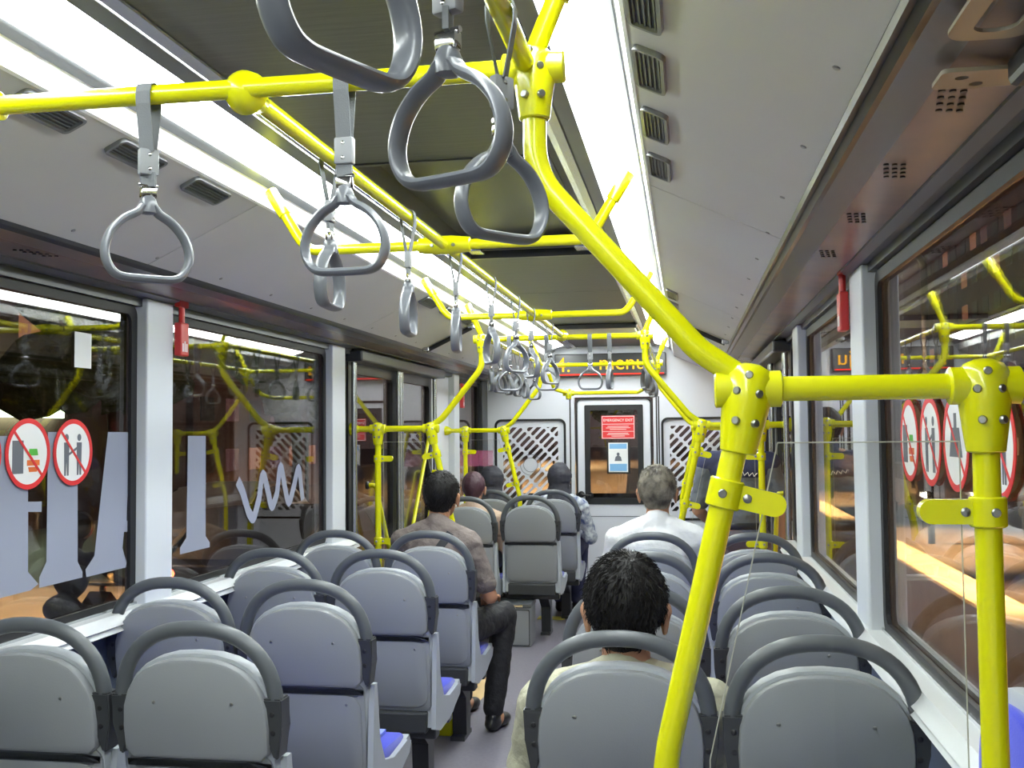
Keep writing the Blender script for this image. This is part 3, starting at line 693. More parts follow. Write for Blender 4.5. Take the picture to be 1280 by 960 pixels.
# ------------------------------------------------------------------ seats
def arch(hw, z0, z1, zs, n=14, wb=None):
    """outline: straight sides z0..zs then an elliptical top to z1"""
    wb = wb or hw*.92; pts = [(-wb+.02, z0), (wb-.02, z0), (wb, z0+.02)]
    for k in range(n+1):
        a = PI*k/n; e = .82; c, s_ = math.cos(a), math.sin(a)
        pts.append((hw*math.copysign(abs(c)**e, c), zs+(z1-zs)*abs(s_)**e))
    pts.append((-wb, z0+.02)); return pts
def slab(bm, outl, y0, y1, bev, lean, z_ref):
    """rounded slab facing -y with lean; y0 back (towards rear), y1 front"""
    cx = 0; cz = sum(p[1] for p in outl)/len(outl)
    def ins(p, d):
        return outl if d == 0 else None
    def inset(d):
        n = len(outl); out = []
        for i in range(n):
            a = Vector(outl[i-1]); b = Vector(outl[i]); c = Vector(outl[(i+1) % n]); t = ((b-a).normalized()+(c-b).normalized())
            if t.length < 1e-6: t = (c-b)
            t.normalize(); nrm = Vector((-t.y, t.x)); out.append(b+nrm*d)
        return out
    rings = []
    for d, y in ((bev, y0), (bev*.3, y0+bev*.3), (0, y0+bev), (0, y1-bev), (bev*.3, y1-bev*.3), (bev, y1)):
        rings.append([bm.verts.new((p[0], y+(z_ref-p[1])*lean, p[1])) for p in (inset(d) if d else [Vector(q) for q in outl])])
    n = len(outl)
    for A, B in zip(rings, rings[1:]):
        for i in range(n): bm.faces.new((A[i], A[(i+1) % n], B[(i+1) % n], B[i]))
    bm.faces.new(rings[0][::-1]); bm.faces.new(rings[-1])
LEAN = .13; ZR = 1.035
def make_seat():
    T = thing('bus_seat', 'x', 'seat')
    bm = NB(); slab(bm, arch(.196, .40, .978, .80), .012, .062, .012, LEAN, ZR)
    # seat pan, side wings rising into the back
    prof = [(.05, .36), (.16, .335), (.36, .34), (.475, .385), (.50, .425), (.485, .445), (.30, .415), (.14, .42), (.09, .47), (.075, .47)]
    prism(bm, [(y+.03, z) for y, z in prof], .40, 'yz', -.20)
    for s in (-1, 1):
        prism(bm, [(.06, .36), (.14, .335), (.30, .34), (.49, .39), (.515, .425), (.47, .440), (.30, .432), (.20, .455), (.145, .54), (.115, .72), (.085, .72)], .018*s, 'yz', s*.190)
    fin('shell', bm, M['seat_shell'], T, True)
    bm = NB(); slab(bm, arch(.186, .72, .967, .80, wb=.184), -.014, .03, .010, LEAN, ZR); fin('upper_back_cover', bm, M['seat_back'], T, True)
    bm = NB(); slab(bm, rrect(-.176, .176, .43, .700, .055, 6), .000, .036, .010, LEAN, ZR)
    slab(bm, arch(.186, .42, .755, .70, wb=.184), .006, .036, .004, LEAN, ZR)
    lc = fin('lower_back_cover', bm, M['seat_back'], T, True)
    bm = NB(); slab(bm, arch(.184, .690, .722, .70, wb=.184), .001, .03, .004, LEAN, ZR); fin('crease_shadow', bm, M['rubber'], lc, True)  # dark strip painted in as the shadow line of the crease between covers
    for x, z in ((-.10, .86), (.10, .86), (-.13, .665), (.13, .665)): bm = NB(); disc(bm, (x, -.012+(ZR-z)*LEAN+(0 if z > .7 else .013), z), (0, -1, 0), .005, .003, 10); fin('screw', bm, M['screw'], T, True)
    pts = []
    for k in range(25):
        a = PI*k/24; c, s_ = math.cos(a), math.sin(a); e = .86
        z = .845+(ZR-.845)*abs(s_)**e; pts.append((.198*math.copysign(abs(c)**e, c), .02+(ZR-z)*LEAN, z))
    bm = NB(); sweep(bm, pts, .0188, seg=16); fin('grab_handle', bm, M['rubber'], T, True)
    for s in (-1, 1):
        bm = NB(); z1, z0 = .872, .725
        for z, hw, dy in ():
            pass
        A = [(-.026, z1), (.022, z1), (.020, .80), (.008, z0), (-.004, z0), (-.022, .78)]
        if s < 0: A = [(-a, b) for a, b in A][::-1]
        n = len(A); r0 = [bm.verts.new((s*.197+a, -.002+(ZR-z)*LEAN, z)) for a, z in A]; r1 = [bm.verts.new((s*.197+a, .055+(ZR-z)*LEAN, z)) for a, z in A]
        bm.faces.new(r0); bm.faces.new(r1[::-1])
        for i in range(n): bm.faces.new((r0[i], r1[i], r1[(i+1) % n], r0[(i+1) % n]))
        bmesh.ops.bevel(bm, geom=bm.edges[:], offset=.004, segments=2, affect='EDGES')
        o = fin('handle_bracket', bm, M['bracket'], T, True)
        for z in (.835, .79): bm = NB(); disc(bm, (s*.197-.002*s, -.001+(ZR-z)*LEAN, z), (0, -1, 0), .0065, .003, 10); fin('bolt', bm, M['black'], o, True)
    bm = NB(); slab(bm, arch(.165, .50, .93, .78, wb=.165), .055, .080, .010, LEAN, ZR); fin('back_cushion', bm, M['blue'], T, True)
    bm = NB(); box(bm, -.186, .186, .15, .505, .425, .474, .014)
    for v in bm.verts:
        if v.co.y > .44: v.co.z -= (v.co.y-.44)*.35
    cu = fin('seat_cushion', bm, M['blue'], T, True)
    bm = NB(); box(bm, .108, .132, .17, .462, .462, .4754, .002); fin('stripe', bm, M['blue_light'], cu); bm = NB(); box(bm, -.132, -.108, .17, .462, .462, .4754, .002); fin('stripe', bm, M['blue_light'], cu)
    bm = NB(); box(bm, -.19, .19, .13, .20, .30, .345, .006); box(bm, -.19, .19, .36, .42, .30, .345, .006); box(bm, -.17, .17, .06, .13, .34, .42, .008); fin('under_frame', bm, M['bracket'], T)
    return T
def pedestal(T, h):
    bm = NB()
    prism(bm, [(.24, .31), (.50, .31), (.50, .02), (.53, .02), (.53, 0), (.36, 0), (.36, .02), (.41, .02), (.40, .20)], .07, 'yz', .02)
    return fin('pedestal', bm, M['bracket'], T)
seat0 = make_seat(); pedestal(seat0, .17)
used = [False]
def seat(x, y, label, z=FL, group='grey bus seats with grab handles', rz=0):
    T = seat0 if not used[0] else copy_tree(seat0); used[0] = True
    T.location = (x, y, z); T.rotation_euler = (0, 0, rz); T['label'] = label; T['category'] = 'seat'; T['group'] = group; return T
rows = ((2.31, 'nearest row'), (3.02, 'second row from the camera'), (3.83, 'third row from the camera'), (4.58, 'fourth row from the camera'))
for y, r in rows:
    seat(-1.62, y, 'grey bus seat beside the left windows, '+r); seat(-1.175, y, 'grey bus seat on the left side of the aisle, '+r)
    seat(-.157, y, 'grey bus seat on the right side of the aisle, '+r); seat(.288, y, 'grey bus seat beside the right windows, '+r)
seat(-1.53, 7.05, 'grey bus seat holding the maroon-haired passenger, past the left door'); seat(-1.10, 7.2, 'empty grey bus seat with a grey box under it, past the left door')
seat(-1.52, 7.88, 'grey bus seat by the left partition panel, next to the window'); seat(-1.03, 7.88, 'grey bus seat before the partition with the woman in batik')
# tip-up seat at the lower right corner
T = thing('side_seat', 'blue upholstered sideways seat against the right wall at the bottom right corner', 'seat', (XR-.03, 1.665, FL))
def sidepanel(hw, z0, z1, zs, y0, y1, bev): 
    bm = NB(); slab(bm, arch(hw, z0, z1, zs), y0, y1, bev, 0, 1); bm.transform(Matrix.Rotation(-H, 4, 'Z')); return bm
R_ = Matrix.Rotation(H, 4, 'Z')
bm = NB(); slab(bm, arch(.19, .42, 1.10, .92), .0, .03, .010, .0, 1); bm.transform(Matrix.Rotation(H, 4, 'Z')); fin('shell', bm, M['seat_shell'], T, True)
bm = NB(); slab(bm, arch(.170, .46, 1.078, .91), .028, .052, .010, .0, 1); bm.transform(Matrix.Rotation(H, 4, 'Z')); bc = fin('back_cushion', bm, M['blue'], T, True)
bm = NB(); sweep(bm, [(-.054, .03*math.cos(k*PI/10)-.02, .93+.03*math.sin(k*PI/10)) for k in range(20)], .006, seg=6, closed=True); fin('woven_ring', bm, M['black'], bc, True)
bm = NB(); sweep(bm, [(-.054, .038*math.cos(k*PI/10)-.02, .93+.038*math.sin(k*PI/10)) for k in range(20)], .003, seg=6, closed=True); fin('woven_outline', bm, M['white_ink'], bc, True)
bm = NB(); box(bm, -.38, -.02, -.18, .18, .40, .46, .02); fin('seat_cushion', bm, M['blue'], T, True)
bm = NB(); box(bm, -.34, .0, -.19, .19, .17, .40, .02); fin('base', bm, M['seat_shell'], T)

# box under the far seat, extinguisher style bin
T = thing('storage_box', 'small grey lidded box on the floor under the empty far left seat', 'box', (-1.24, 7.18, FL))
bm = NB(); box(bm, -.15, .15, -.05, .20, .0, .27, .008); fin('body', bm, M['seat_back'], T)
bm = NB(); ring_prism(bm, rrect(-.02, .145, .01, .26, .01), rrect(-.014, .139, .016, .254, .008), .004, 'xz', -.054); fin('door', bm, M['bracket'], T)
bm = NB(); box(bm, -.155, .155, -.055, .205, .27, .30, .006); fin('lid', bm, M['rubber'], T)
bm = NB(); box(bm, .03, .10, -.062, -.052, .275, .295, .003); fin('latch', bm, M['chrome'], T)

# ------------------------------------------------------------------ floor markings and small fittings
bm = NB(); prism(bm, [(-1.50, 5.05), (-1.20, 5.05), (-1.12, 6.35), (-1.55, 7.0)], .003, 'xy', FL); tag(fin('floor_marking', bm, M['tape']), 'beige marking strip on the floor at the left door', 'floor marking')
bm = NB(); box(bm, -1.20, -.98, 8.20, 8.33, FL, FL+.003); tag(fin('floor_marking', bm, M['tape_y']), 'short yellow strip on the floor by the far woman\'s feet', 'floor marking')
T = thing('yellow_footing', 'small yellow rail foot beside the third left seat', 'rail foot', (-1.20, 5.05, FL))
bm = NB(); box(bm, -.04, .04, -.04, .04, 0, .10, .008); fin('block', bm, M['yellow'], T)
bm = NB(); sweep(bm, [(0, 0, .08), (0, 0, .24)], .004, seg=8); fin('pin', bm, M['black'], T)

# emergency hammers: red holder with hammer on the posts
def hammer(x, y, z, s, label):
    T = thing('emergency_hammer', label, 'emergency hammer', (x, y, z), 'emergency hammers on the posts')
    bm = NB(); box(bm, -.014, .014, -.03, .03, -.10, .02, .005); fin('holder', bm, M['red'], T)
    bm = NB(); sweep(bm, [(0, 0, .0), (0, .0, .075)], .011, seg=10); box(bm, -.011, .011, -.035, .035, .075, .10, .004); fin('hammer', bm, M['red'], T)
    bm = NB(); [box(bm, s*.0141, s*.0148, -.02+k*.014, -.012+k*.014, -.085, -.055+.008*(k % 2)) for k in range(3)]; fin('printed_mark', bm, M['white_ink'], T)
hammer(-1.785, 3.43, .385, 1, 'red emergency hammer beside the left post ahead of the round stickers')
hammer(-1.785, 8.14, .30, 1, 'red emergency hammer by the far left window')
hammer(.485, 3.27, .40, -1, 'red emergency hammer beside the right window post')

# stickers on the glass
def sticker_round(s, y, kind, label):
    T = thing('prohibition_sticker', label, 'sticker', (XL+.005 if s < 0 else XR-.005, y, -.048 if s < 0 else -.03), 'round prohibition stickers on the side windows')
    d = '+x' if s < 0 else '-x'; Mx = facing(0, 0, 0, d)
    def pl(nm, poly, m, o, h=.0006):
        bm = NB(); prism(bm, poly, h, 'xy', o); bm.transform(Mx); return fin(nm, bm, m, T)
    C = lambda r: [(r*math.cos(k*PI/24), r*math.sin(k*PI/24)) for k in range(48)]
    pl('white_disc', C(.097), M['white_ink'], 0)
    if kind == 0:
        pl('pictogram', [(-.07, -.055), (-.022, -.055), (-.022, .038), (-.07, .038)], M['grey_ink'], .0007)
        pl('pictogram', [(.0, -.005), (.045, -.005), (.04, .014), (.005, .014)], M['green_ink'], .0007); pl('pictogram', [(-.005, -.018), (.052, -.018), (.052, -.034), (-.005, -.034)], M['orange_ink'], .0007); pl('pictogram', [(0, -.038), (.046, -.038), (.04, -.052), (.005, -.052)], M['orange_ink'], .0007)
    elif kind == 1:
        for x in (-.035, .03):
            pl('pictogram', [(x-.011, -.07), (x-.003, -.07), (x, -.02), (x+.003, -.07), (x+.011, -.07), (x+.013, .03), (x-.013, .03)], M['grey_ink'], .0007)
            pl('pictogram', [(x+.010*math.cos(k*PI/8), .045+.011*math.sin(k*PI/8)) for k in range(16)], M['grey_ink'], .0007)
        pl('pictogram', [(-.03, -.005), (.03, .022), (.03, .014), (-.03, -.013)], M['grey_ink'], .0009)
    else:
        pl('pictogram', [(-.05, -.03), (.05, -.03), (.03, .03), (-.03, .03)], M['grey_ink'], .0007)
        pl('pictogram', [(-.01, .03), (.01, .03), (.01, .06), (-.01, .06)], M['grey_ink'], .0007)
    pl('slash', [(-.072, .066), (-.066, .072), (.072, -.066), (.066, -.072)], M['red_sign'], .0014)
    bm = NB(); ring_prism(bm, C(.101), C(.087), .0016, 'xy', 0); bm.transform(Mx); fin('red_ring', bm, M['red_sign'], T)
sticker_round(-1, 2.43, 2, 'round red-ringed sticker cut by the left edge of the photo'); sticker_round(-1, 2.648, 0, 'round red-ringed sticker with a grey box and a green burger, left window')
sticker_round(-1, 2.866, 1, 'round red-ringed sticker with two figures, left window')
for y, k, q in ((2.66, 0, 'farthest from the camera'), (2.44, 1, 'second farthest'), (2.22, 2, 'third farthest'), (1.93, 1, 'nearest, seen beside the upright yellow post')): sticker_round(1, y, k, 'round red-ringed sticker on the right window, '+q)
# frosted letter-like shapes on the left windows
def film(s, poly, label, m='frost'):
    bm = NB(); x = XL+.0005 if s < 0 else XR-.0015
    ys = [p[0] for p in poly]; y0 = sum(ys)/len(ys)
    prism(bm, [(a-y0, b) for a, b in poly], .0008, 'yz', 0); o = fin('frosted_film', bm, M[m]); o.location = (x, y0, 0)
    tag(o, label, 'window film', 'frosted shapes on the side windows')
def pillar(y, w, zt, zb, f): return [(y-w/2-f, zb), (y+w/2+f, zb), (y+w/2+f*.9, zb+.03), (y+w/2, zb+.09), (y+w/2-.005, zt), (y-w/2+.005, zt), (y-w/2, zb+.09), (y-w/2-f*.9, zb+.03)]
film(-1, [(2.2, -0.44), (2.672, -0.437), (2.708, -0.424), (2.66, -0.383), (2.657, -0.213), (2.719, -0.218), (2.719, -0.188), (2.656, -0.184), (2.653, 0.003), (2.2, 0.004)], 'broad frosted letter shape low on the left window at the photo edge')
film(-1, [(2.712, -0.436), (2.927, -0.436), (2.927, -0.419), (2.901, -0.384), (2.894, 0.014), (2.746, 0.014), (2.745, -0.365), (2.712, -0.406)], 'frosted upright letter shape below the sticker with two figures')
film(-1, [(2.949, -0.438), (3.176, -0.438), (3.181, -0.422), (3.155, -0.371), (3.164, -0.319), (3.205, -0.322), (3.205, -0.286), (3.179, -0.283), (3.2, 0.013), (3.063, 0.013), (2.992, -0.378), (2.944, -0.414)], 'frosted slanting letter shape beside the first white window post')
film(-1, [(3.549, -0.439), (3.788, -0.439), (3.788, -0.42), (3.753, -0.392), (3.75, -0.003), (3.606, -0.002), (3.598, -0.382), (3.549, -0.415)], 'frosted upright letter shape on the second left window')
bm = NB(); q = [(-.36, .05), (-.31, -.0), (-.25, -.09), (-.20, -.13), (-.14, -.04), (-.10, .09), (-.04, -.02), (.0, -.10), (.06, -.03), (.10, .12), (.15, .0), (.20, -.10), (.27, .0), (.33, .10), (.36, -.02), (.38, -.08)]
sweep(bm, fillet([Vector((0, a, b)) for a, b in q], .05, 4), .0006, .028, seg=6, up=None); o = fin('frosted_film', bm, M['frost']); o.location = (XL+.0015, 4.40, -.24); o.scale = (.02, 1, 1)
tag(o, 'wavy frosted script shape on the second left window', 'window film', 'frosted shapes on the side windows')
bm = NB(); box(bm, 0, .001, -.045, .045, -.055, .055); o = tag(fin('white_rectangle', bm, M['white_ink']), 'small white rectangle high on the left window', 'notice'); o.location = (XL+.003, 2.915, .268)  # thin white rectangle flat on the glass
T = thing('glass_sticker', 'small pink warning sticker on the clear panel beside the left door', 'sticker', (-1.60, 7.795, -.20))
bm = NB(); box(bm, -.13, .13, -.001, 0, -.06, .06); fin('film', bm, M['pinkfilm'], T)

# ------------------------------------------------------------------ people
def cap(bm, p0, r0, p1, r1, seg=14):
    p0, p1 = Vector(p0), Vector(p1); d = p1-p0; L = d.length
    if L < 1e-5: return
    prof = [(-r0*math.cos(a), r0*math.sin(a)) for a in (0.02, .4, .8, 1.2)]+[(0, r0), (L, r1)]+[(L+r1*math.sin(a), r1*math.cos(a)) for a in (.4, .8, 1.2, 1.55)]
    lathe(bm, prof, p0, d, seg)
def ell(bm, c, r, rot=None, seg=18):
    q = bmesh.ops.create_uvsphere(bm, u_segments=seg, v_segments=seg//2+3, radius=1)
    for v in q['verts']:
        p = Vector((v.co.x*r[0], v.co.y*r[1], v.co.z*r[2]))
        if rot is not None: p = rot @ p
        v.co = p+Vector(c)
def remesh(name, bm, m, parent, vox, smooth=6, disp=None):
    me = bpy.data.meshes.new(name); bm.to_mesh(me); bm.free(); t = bpy.data.objects.new(name, me); COL.objects.link(t)
    r = t.modifiers.new('r', 'REMESH'); r.mode = 'VOXEL'; r.voxel_size = vox
    s = t.modifiers.new('s', 'SMOOTH'); s.iterations = smooth; s.factor = .5
    nm_ = evalmesh(t); bpy.data.objects.remove(t); bpy.data.meshes.remove(me)
    if disp:
        amp, fq, st = disp
        nrm = [Vector(v.normal) for v in nm_.vertices]
        for v, vn in zip(nm_.vertices, nrm):
            p = Vector((v.co.x*fq*st[0], v.co.y*fq*st[1], v.co.z*fq*st[2])); v.co += vn*(amp*noise.noise(p)+amp*.4*noise.noise(p*2.3))
    nm_.materials.clear(); return link(name, nm_, m, parent, True)
def head_cols(bm, c, face, sc=1.0):
    """head with face looking along local +y rotated by face (z angle, x tilt)"""
    R = Matrix.Rotation(face[0], 3, 'Z') @ Matrix.Rotation(face[1], 3, 'X'); c = Vector(c)
    def E(p, r): ell(bm, c+R @ Vector(p)*sc, [q*sc for q in r], R)
    E((0, -.012, .022), (.074, .092, .088)); E((0, .025, -.03), (.060, .066, .078)); E((0, .052, -.085), (.030, .026, .022))
    E((0, .028, -.062), (.050, .050, .045)); E((0, .098, -.018), (.011, .014, .020)); E((0, .105, -.030), (.015, .012, .009))
    E((0, .078, .028), (.050, .012, .012)); E((0, .088, -.060), (.022, .010, .005)); E((0, .086, -.068), (.019, .010, .005))
    for s in (-1, 1):
        E((s*.030, .078, .008), (.013, .008, .007)); E((s*.038, .06, -.025), (.022, .02, .02))
        E((s*.082, -.008, -.014), (.011, .018, .031)); E((s*.090, -.018, .002), (.008, .013, .020)); E((s*.082, -.004, -.040), (.007, .009, .012))
    return R
def hand(bm, w, d, nrm, side, grip=.5):
    """palm and five curled fingers; w wrist, d direction, nrm palm normal"""
    d = Vector(d).normalized(); n = Vector(nrm); n = (n-d*n.dot(d)).normalized(); t = d.cross(n)*side; w = Vector(w)
    for k in range(4):
        o = (k-1.5)*.021; base = w+d*.085+t*o; cap(bm, w+d*.012+t*o*.6, .016, base, .0125, 10)
        L = (.075, .085, .080, .062)[3-k] if side > 0 else (.062, .080, .085, .075)[k]
        p = base; dd = d.copy()
        for j, (l, r) in enumerate(((L*.45, .0095), (L*.32, .0088), (L*.26, .0078))):
            dd = (dd+n*grip*(.5+.35*j)).normalized(); q = p+dd*l; cap(bm, p, r, q, r*.93, 8); p = q
    p = w+d*.03-t*.03; q = w+d*.065-t*.058; cap(bm, p, .014, q, .0115, 8); cap(bm, q, .0112, q+(d*.8+n*.5).normalized()*.034, .009, 8)
def hair_cap(c, R, m, parent, sc=1.0, grow=.013, strands=0, low=-.055, seed=1):
    """hair volume over the skull, leaving the face free"""
    bm = NB(); c = Vector(c)
    ell(bm, c+R @ Vector((0, -.016, .026))*sc, [(.074+grow)*sc, (.094+grow)*sc, (.090+grow)*sc], R, 32)
    for v in bm.verts:
        p = R.inverted() @ (v.co-c)/sc
        # pull the front and below-hairline parts inside the head
        hl = .05+ (p.y*.2 if p.y > 0 else 0)
        if p.y > .045 and p.z < .060: p *= .86
        if p.z < low: p.x *= .90; p.y = max(p.y, -.085)
        if abs(p.x) > .05 and p.z < -.005 and p.y > -.035: p.x *= .84
        v.co = c+R @ p*sc
    ell(bm, c+R @ Vector((0, -.052, -.038))*sc, [.056*sc, .040*sc, .046*sc], R, 20)
    o = remesh('hair', bm, m, parent, .0055*sc, 3, (.0035, 38, (1, 1, .45)))
    if strands:
        rnd = random.Random(seed); b = NB(); me = o.data; n = len(me.vertices)
        for _ in range(strands):
            v = me.vertices[rnd.randrange(n)]; p = Vector(v.co); nn = Vector(v.normal); lp_ = R.inverted() @ (p-c)
            if lp_.z < low-.02 and rnd.random() < .6: continue
            crown = c+R @ Vector((.012, -.055, .10))*sc; f = (p-crown); f = (f-nn*f.dot(nn))
            if f.length < 1e-4: continue
            f.normalize(); f = (f+Vector((rnd.uniform(-.5, .5), rnd.uniform(-.5, .5), rnd.uniform(-.3, .3)))).normalized(); L = rnd.uniform(.010, .022)*sc; w = nn.cross(f).normalized()*.0006
            a = p-nn*.001; m1 = p+f*L*.5+nn*.0025; e = p+f*L+nn*rnd.uniform(-.001, .002)
            v0, v1, v2, v3, v4, v5, v6 = [b.verts.new(q) for q in (a-w, a+w, a+nn*.0015, m1-w, m1+w, m1+nn*.0015, e)]
            for q in ((v0, v1, v4, v3), (v1, v2, v5, v4), (v2, v0, v3, v5), (v3, v4, v6), (v4, v5, v6), (v5, v3, v6)): b.faces.new(q)
        s_ = fin('hair_strands', b, m, o); s_['kind'] = 'stuff'
    return o
def lp3(a, b, t): return Vector(a).lerp(Vector(b), t)
def seated(name_label, x, y, zhead, m_skin, m_shirt, m_trs, m_hair, face=(0, 0), turn=0, lean=.0, knees=((-.13, .43), (.13, .43)), feet=None, sc=1.0, hair='short', strands=0, sleeves='short', shoe=M['leather'], foot_z=0, seatz=.46):
    """a seated person; origin on the floor under the hips, faces +y"""
    T = thing('person', name_label, 'person', (x, y, FL), rz=turn)
    HZ = seatz+.10; hd = Vector((0, .02+lean, zhead-FL-.125))
    nk = Vector((0, -.03+lean*.75, hd.z-.135)); sh = nk.z-.055; shy = -.045+lean*.55; W_ = .175*sc
    hips = Vector((0, 0, HZ))
    feet = feet or [(k[0], k[1]+.02, .08+foot_z) for k in knees]
    el = [Vector((s*(W_+.07), shy+.09, sh-.285)) for s in (-1, 1)]
    wr = [Vector((s*.115, .32, HZ+.13)) for s in (-1, 1)]
    shd = [Vector((s*W_, shy, sh-.025)) for s in (-1, 1)]
    kn = [Vector((k[0], k[1], HZ+.015)) for k in knees]; an = [Vector(f) for f in feet]
    # body: one surface
    bm = NB(); R = head_cols(bm, hd, face, sc)
    cap(bm, nk-Vector((0, 0, .05)), .056*sc, hd+Vector((0, -.022, -.04)), .050*sc)
    ell(bm, (0, shy+.01, sh-.13), (.150, .095, .17)); ell(bm, (0, lean*.2, HZ+.17), (.130, .095, .15)); ell(bm, (0, .0, HZ+.02), (.150, .115, .10))
    for i in range(2):
        s = -1 if i == 0 else 1
        cap(bm, lp3(nk, shd[i], .3), .045, shd[i], .050); cap(bm, shd[i], .048, el[i], .036); cap(bm, el[i], .037, wr[i], .024)
        cap(bm, (s*.085, .02, HZ), .078, kn[i], .052); cap(bm, kn[i], .053, lp3(kn[i], an[i], .35), .052); cap(bm, lp3(kn[i], an[i], .35), .052, an[i], .033)
        ell(bm, an[i]+Vector((0, .055, -.04)), (.036, .10, .030))
        hand(bm, wr[i], (-s*.35, .85, -.25), (0, -.1, -1), s, .45)
    remesh('body', bm, m_skin, T, .0058, 5)
    # shirt
    bm = NB(); g = .014
    ell(bm, (0, shy+.0, sh-.12), (.165+g, .108+g, .175)); ell(bm, (0, lean*.2-.005, HZ+.15), (.150+g, .112+g, .19)); ell(bm, (0, -.005, HZ+.02), (.158+g, .122+g, .085))
    cap(bm, nk-Vector((0, 0, .045)), .080, nk+Vector((0, -.004, .004)), .062)
    for i in range(2):
        cap(bm, lp3(nk, shd[i], .12)-Vector((0, 0, .012)), .064, shd[i], .065)
        if sleeves == 'short': cap(bm, shd[i], .062, lp3(shd[i], el[i], .72), .058)
        else: cap(bm, shd[i], .060, el[i], .050); cap(bm, el[i], .050, lp3(el[i], wr[i], .88), .034)
    remesh('shirt', bm, m_shirt, T, .008, 5, (.008, 11, (1, 1, 1.6)))
    # trousers
    bm = NB(); ell(bm, (0, .01, HZ), (.172, .135, .10))
    for i in range(2):
        s = -1 if i == 0 else 1
        cap(bm, (s*.088, .02, HZ-.005), .092, kn[i], .068); cap(bm, kn[i], .069, lp3(kn[i], an[i], .40), .064); cap(bm, lp3(kn[i], an[i], .4), .064, lp3(kn[i], an[i], .93), .054)
    remesh('trousers', bm, m_trs, T, .008, 4, (.006, 14, (1, 1, 1)))
    for i in range(2):
        bm = NB(); a = an[i]; ell(bm, a+Vector((0, .00, -.042)), (.041, .060, .040)); ell(bm, a+Vector((0, .10, -.048)), (.045, .085, .034)); ell(bm, a+Vector((0, .0, -.015)), (.040, .048, .035))
        for v in bm.verts: v.co.z = max(v.co.z, a.z-.079)
        remesh('shoe', bm, shoe, T, .006, 3)
    if hair == 'short': hair_cap(hd, R, m_hair, T, sc, strands=strands)
    elif hair == 'hijab':
        bm = NB(); ell(bm, hd+Vector((0, -.012, .012)), (.098, .115, .122)); ell(bm, hd+Vector((0, .03, -.06)), (.075, .06, .06)); cap(bm, hd+Vector((0, -.03, -.06)), .088, nk+Vector((0, .0, -.05)), .115)
        ell(bm, (0, shy, sh-.06), (.20, .135, .12)); ell(bm, (0, shy+.03, sh-.14), (.16, .12, .12))
        hj = remesh('hijab', bm, m_hair, T, .007, 4, (.006, 14, (1, 1, 2)))
        # face opening: pull scarf back from the face
        c = hd+Vector((0, .105, -.015))
        for v in hj.data.vertices:
            q = Vector(v.co)-c; d = math.sqrt((q.x/.058)**2+(q.z/.078)**2)
            if d < 1 and v.co.y > hd.y+.04: v.co.y = hd.y+.035+.03*d
    return T, hd, shd, nk, sh, shy, HZ
# man with black hair and khaki collar, right of the aisle in the nearest row
P1 = seated('person with short black hair and khaki shirt in the nearest row, right of the aisle', -.150, 2.545, -.312, M['skin2'], M['khaki'], M['darkjeans'], M['hair'], face=(0, -.10), strands=4500, seatz=.46, lean=-.04, sc=1.13)
bm = NB(); nk = P1[3]
for r0, z0, r1, z1 in ((.070, -.012, .078, -.045),):
    pts = [(.072*math.cos(a), -.005+.066*math.sin(a), 0) for a in [PI*2*k/28 for k in range(28)]]
    sweep(bm, [nk+Vector(p)+Vector((0, 0, -.005)) for p in pts], .010, .017, seg=8, closed=True, up=(0, 0, 1))
fin('collar', bm, M['khaki'], P1[0], True)
# man in the taupe t-shirt with a strap
P2 = seated('person in taupe t-shirt with a black strap across the back, seated left of the aisle', -1.19, 4.87, -.187, M['skin'], M['taupe'], M['darkjeans'], M['hair'], face=(.12, 0), turn=-.22, knees=((-.10, .40), (.16, .43)), feet=[(-.12, .52, .08), (.145, .31, .08)], strands=1500, lean=.02, seatz=.445)
_, hd, shd, nk, sh, shy, HZ = P2
from mathutils.bvhtree import BVHTree
def drape(person, xz, off):
    me = [c for c in person.children if c.name.startswith('shirt')][0].data
    tr = BVHTree.FromPolygons([v.co for v in me.vertices], [p.vertices for p in me.polygons]); out = []
    for x, z in xz:
        h = tr.ray_cast(Vector((x, -1, z)), Vector((0, 1, 0)))[0]
        if h is not None: out.append(h+Vector((0, -off, 0)))
    return out
xz = [(.105-.19*t, sh+.028-.33*t) for t in [k/14 for k in range(15)]]
pts = drape(P2[0], xz, .003)
bm = NB(); sweep(bm, pts, .020, .004, seg=8, up=(0, 1, 0)); fin('shoulder_strap', bm, M['strapblack'], P2[0], True)
# grey haired man in white
P3 = seated('person with greying hair and white shirt, seated right of the aisle', -.135, 4.86, -.165, M['skin'], M['whitecloth'], M['greytrousers'], M['hair_grey'], face=(-.05, 0), strands=1500, sc=1.03)
# far left passengers
seated('person with maroon hair and beige top, seated past the left door', -1.53, 7.33, -.285, M['skin2'], M['beige'], M['darkjeans'], M['hair_red'], strands=0)
seated('person in a dark hijab beside the far left window', -1.55, 8.15, -.27, M['skin2'], M['hijab'], M['darkjeans'], M['hijab'], hair='hijab', sleeves='long')
seated('person in a dark hijab and blue and white batik beside the exit door', -1.00, 8.15, -.25, M['skin2'], M['batik'], M['navy'], M['hijab'], hair='hijab', sleeves='long', knees=((-.08, .44), (.12, .46)), feet=[(-.06, .44, .08), (.08, .42, .08)])
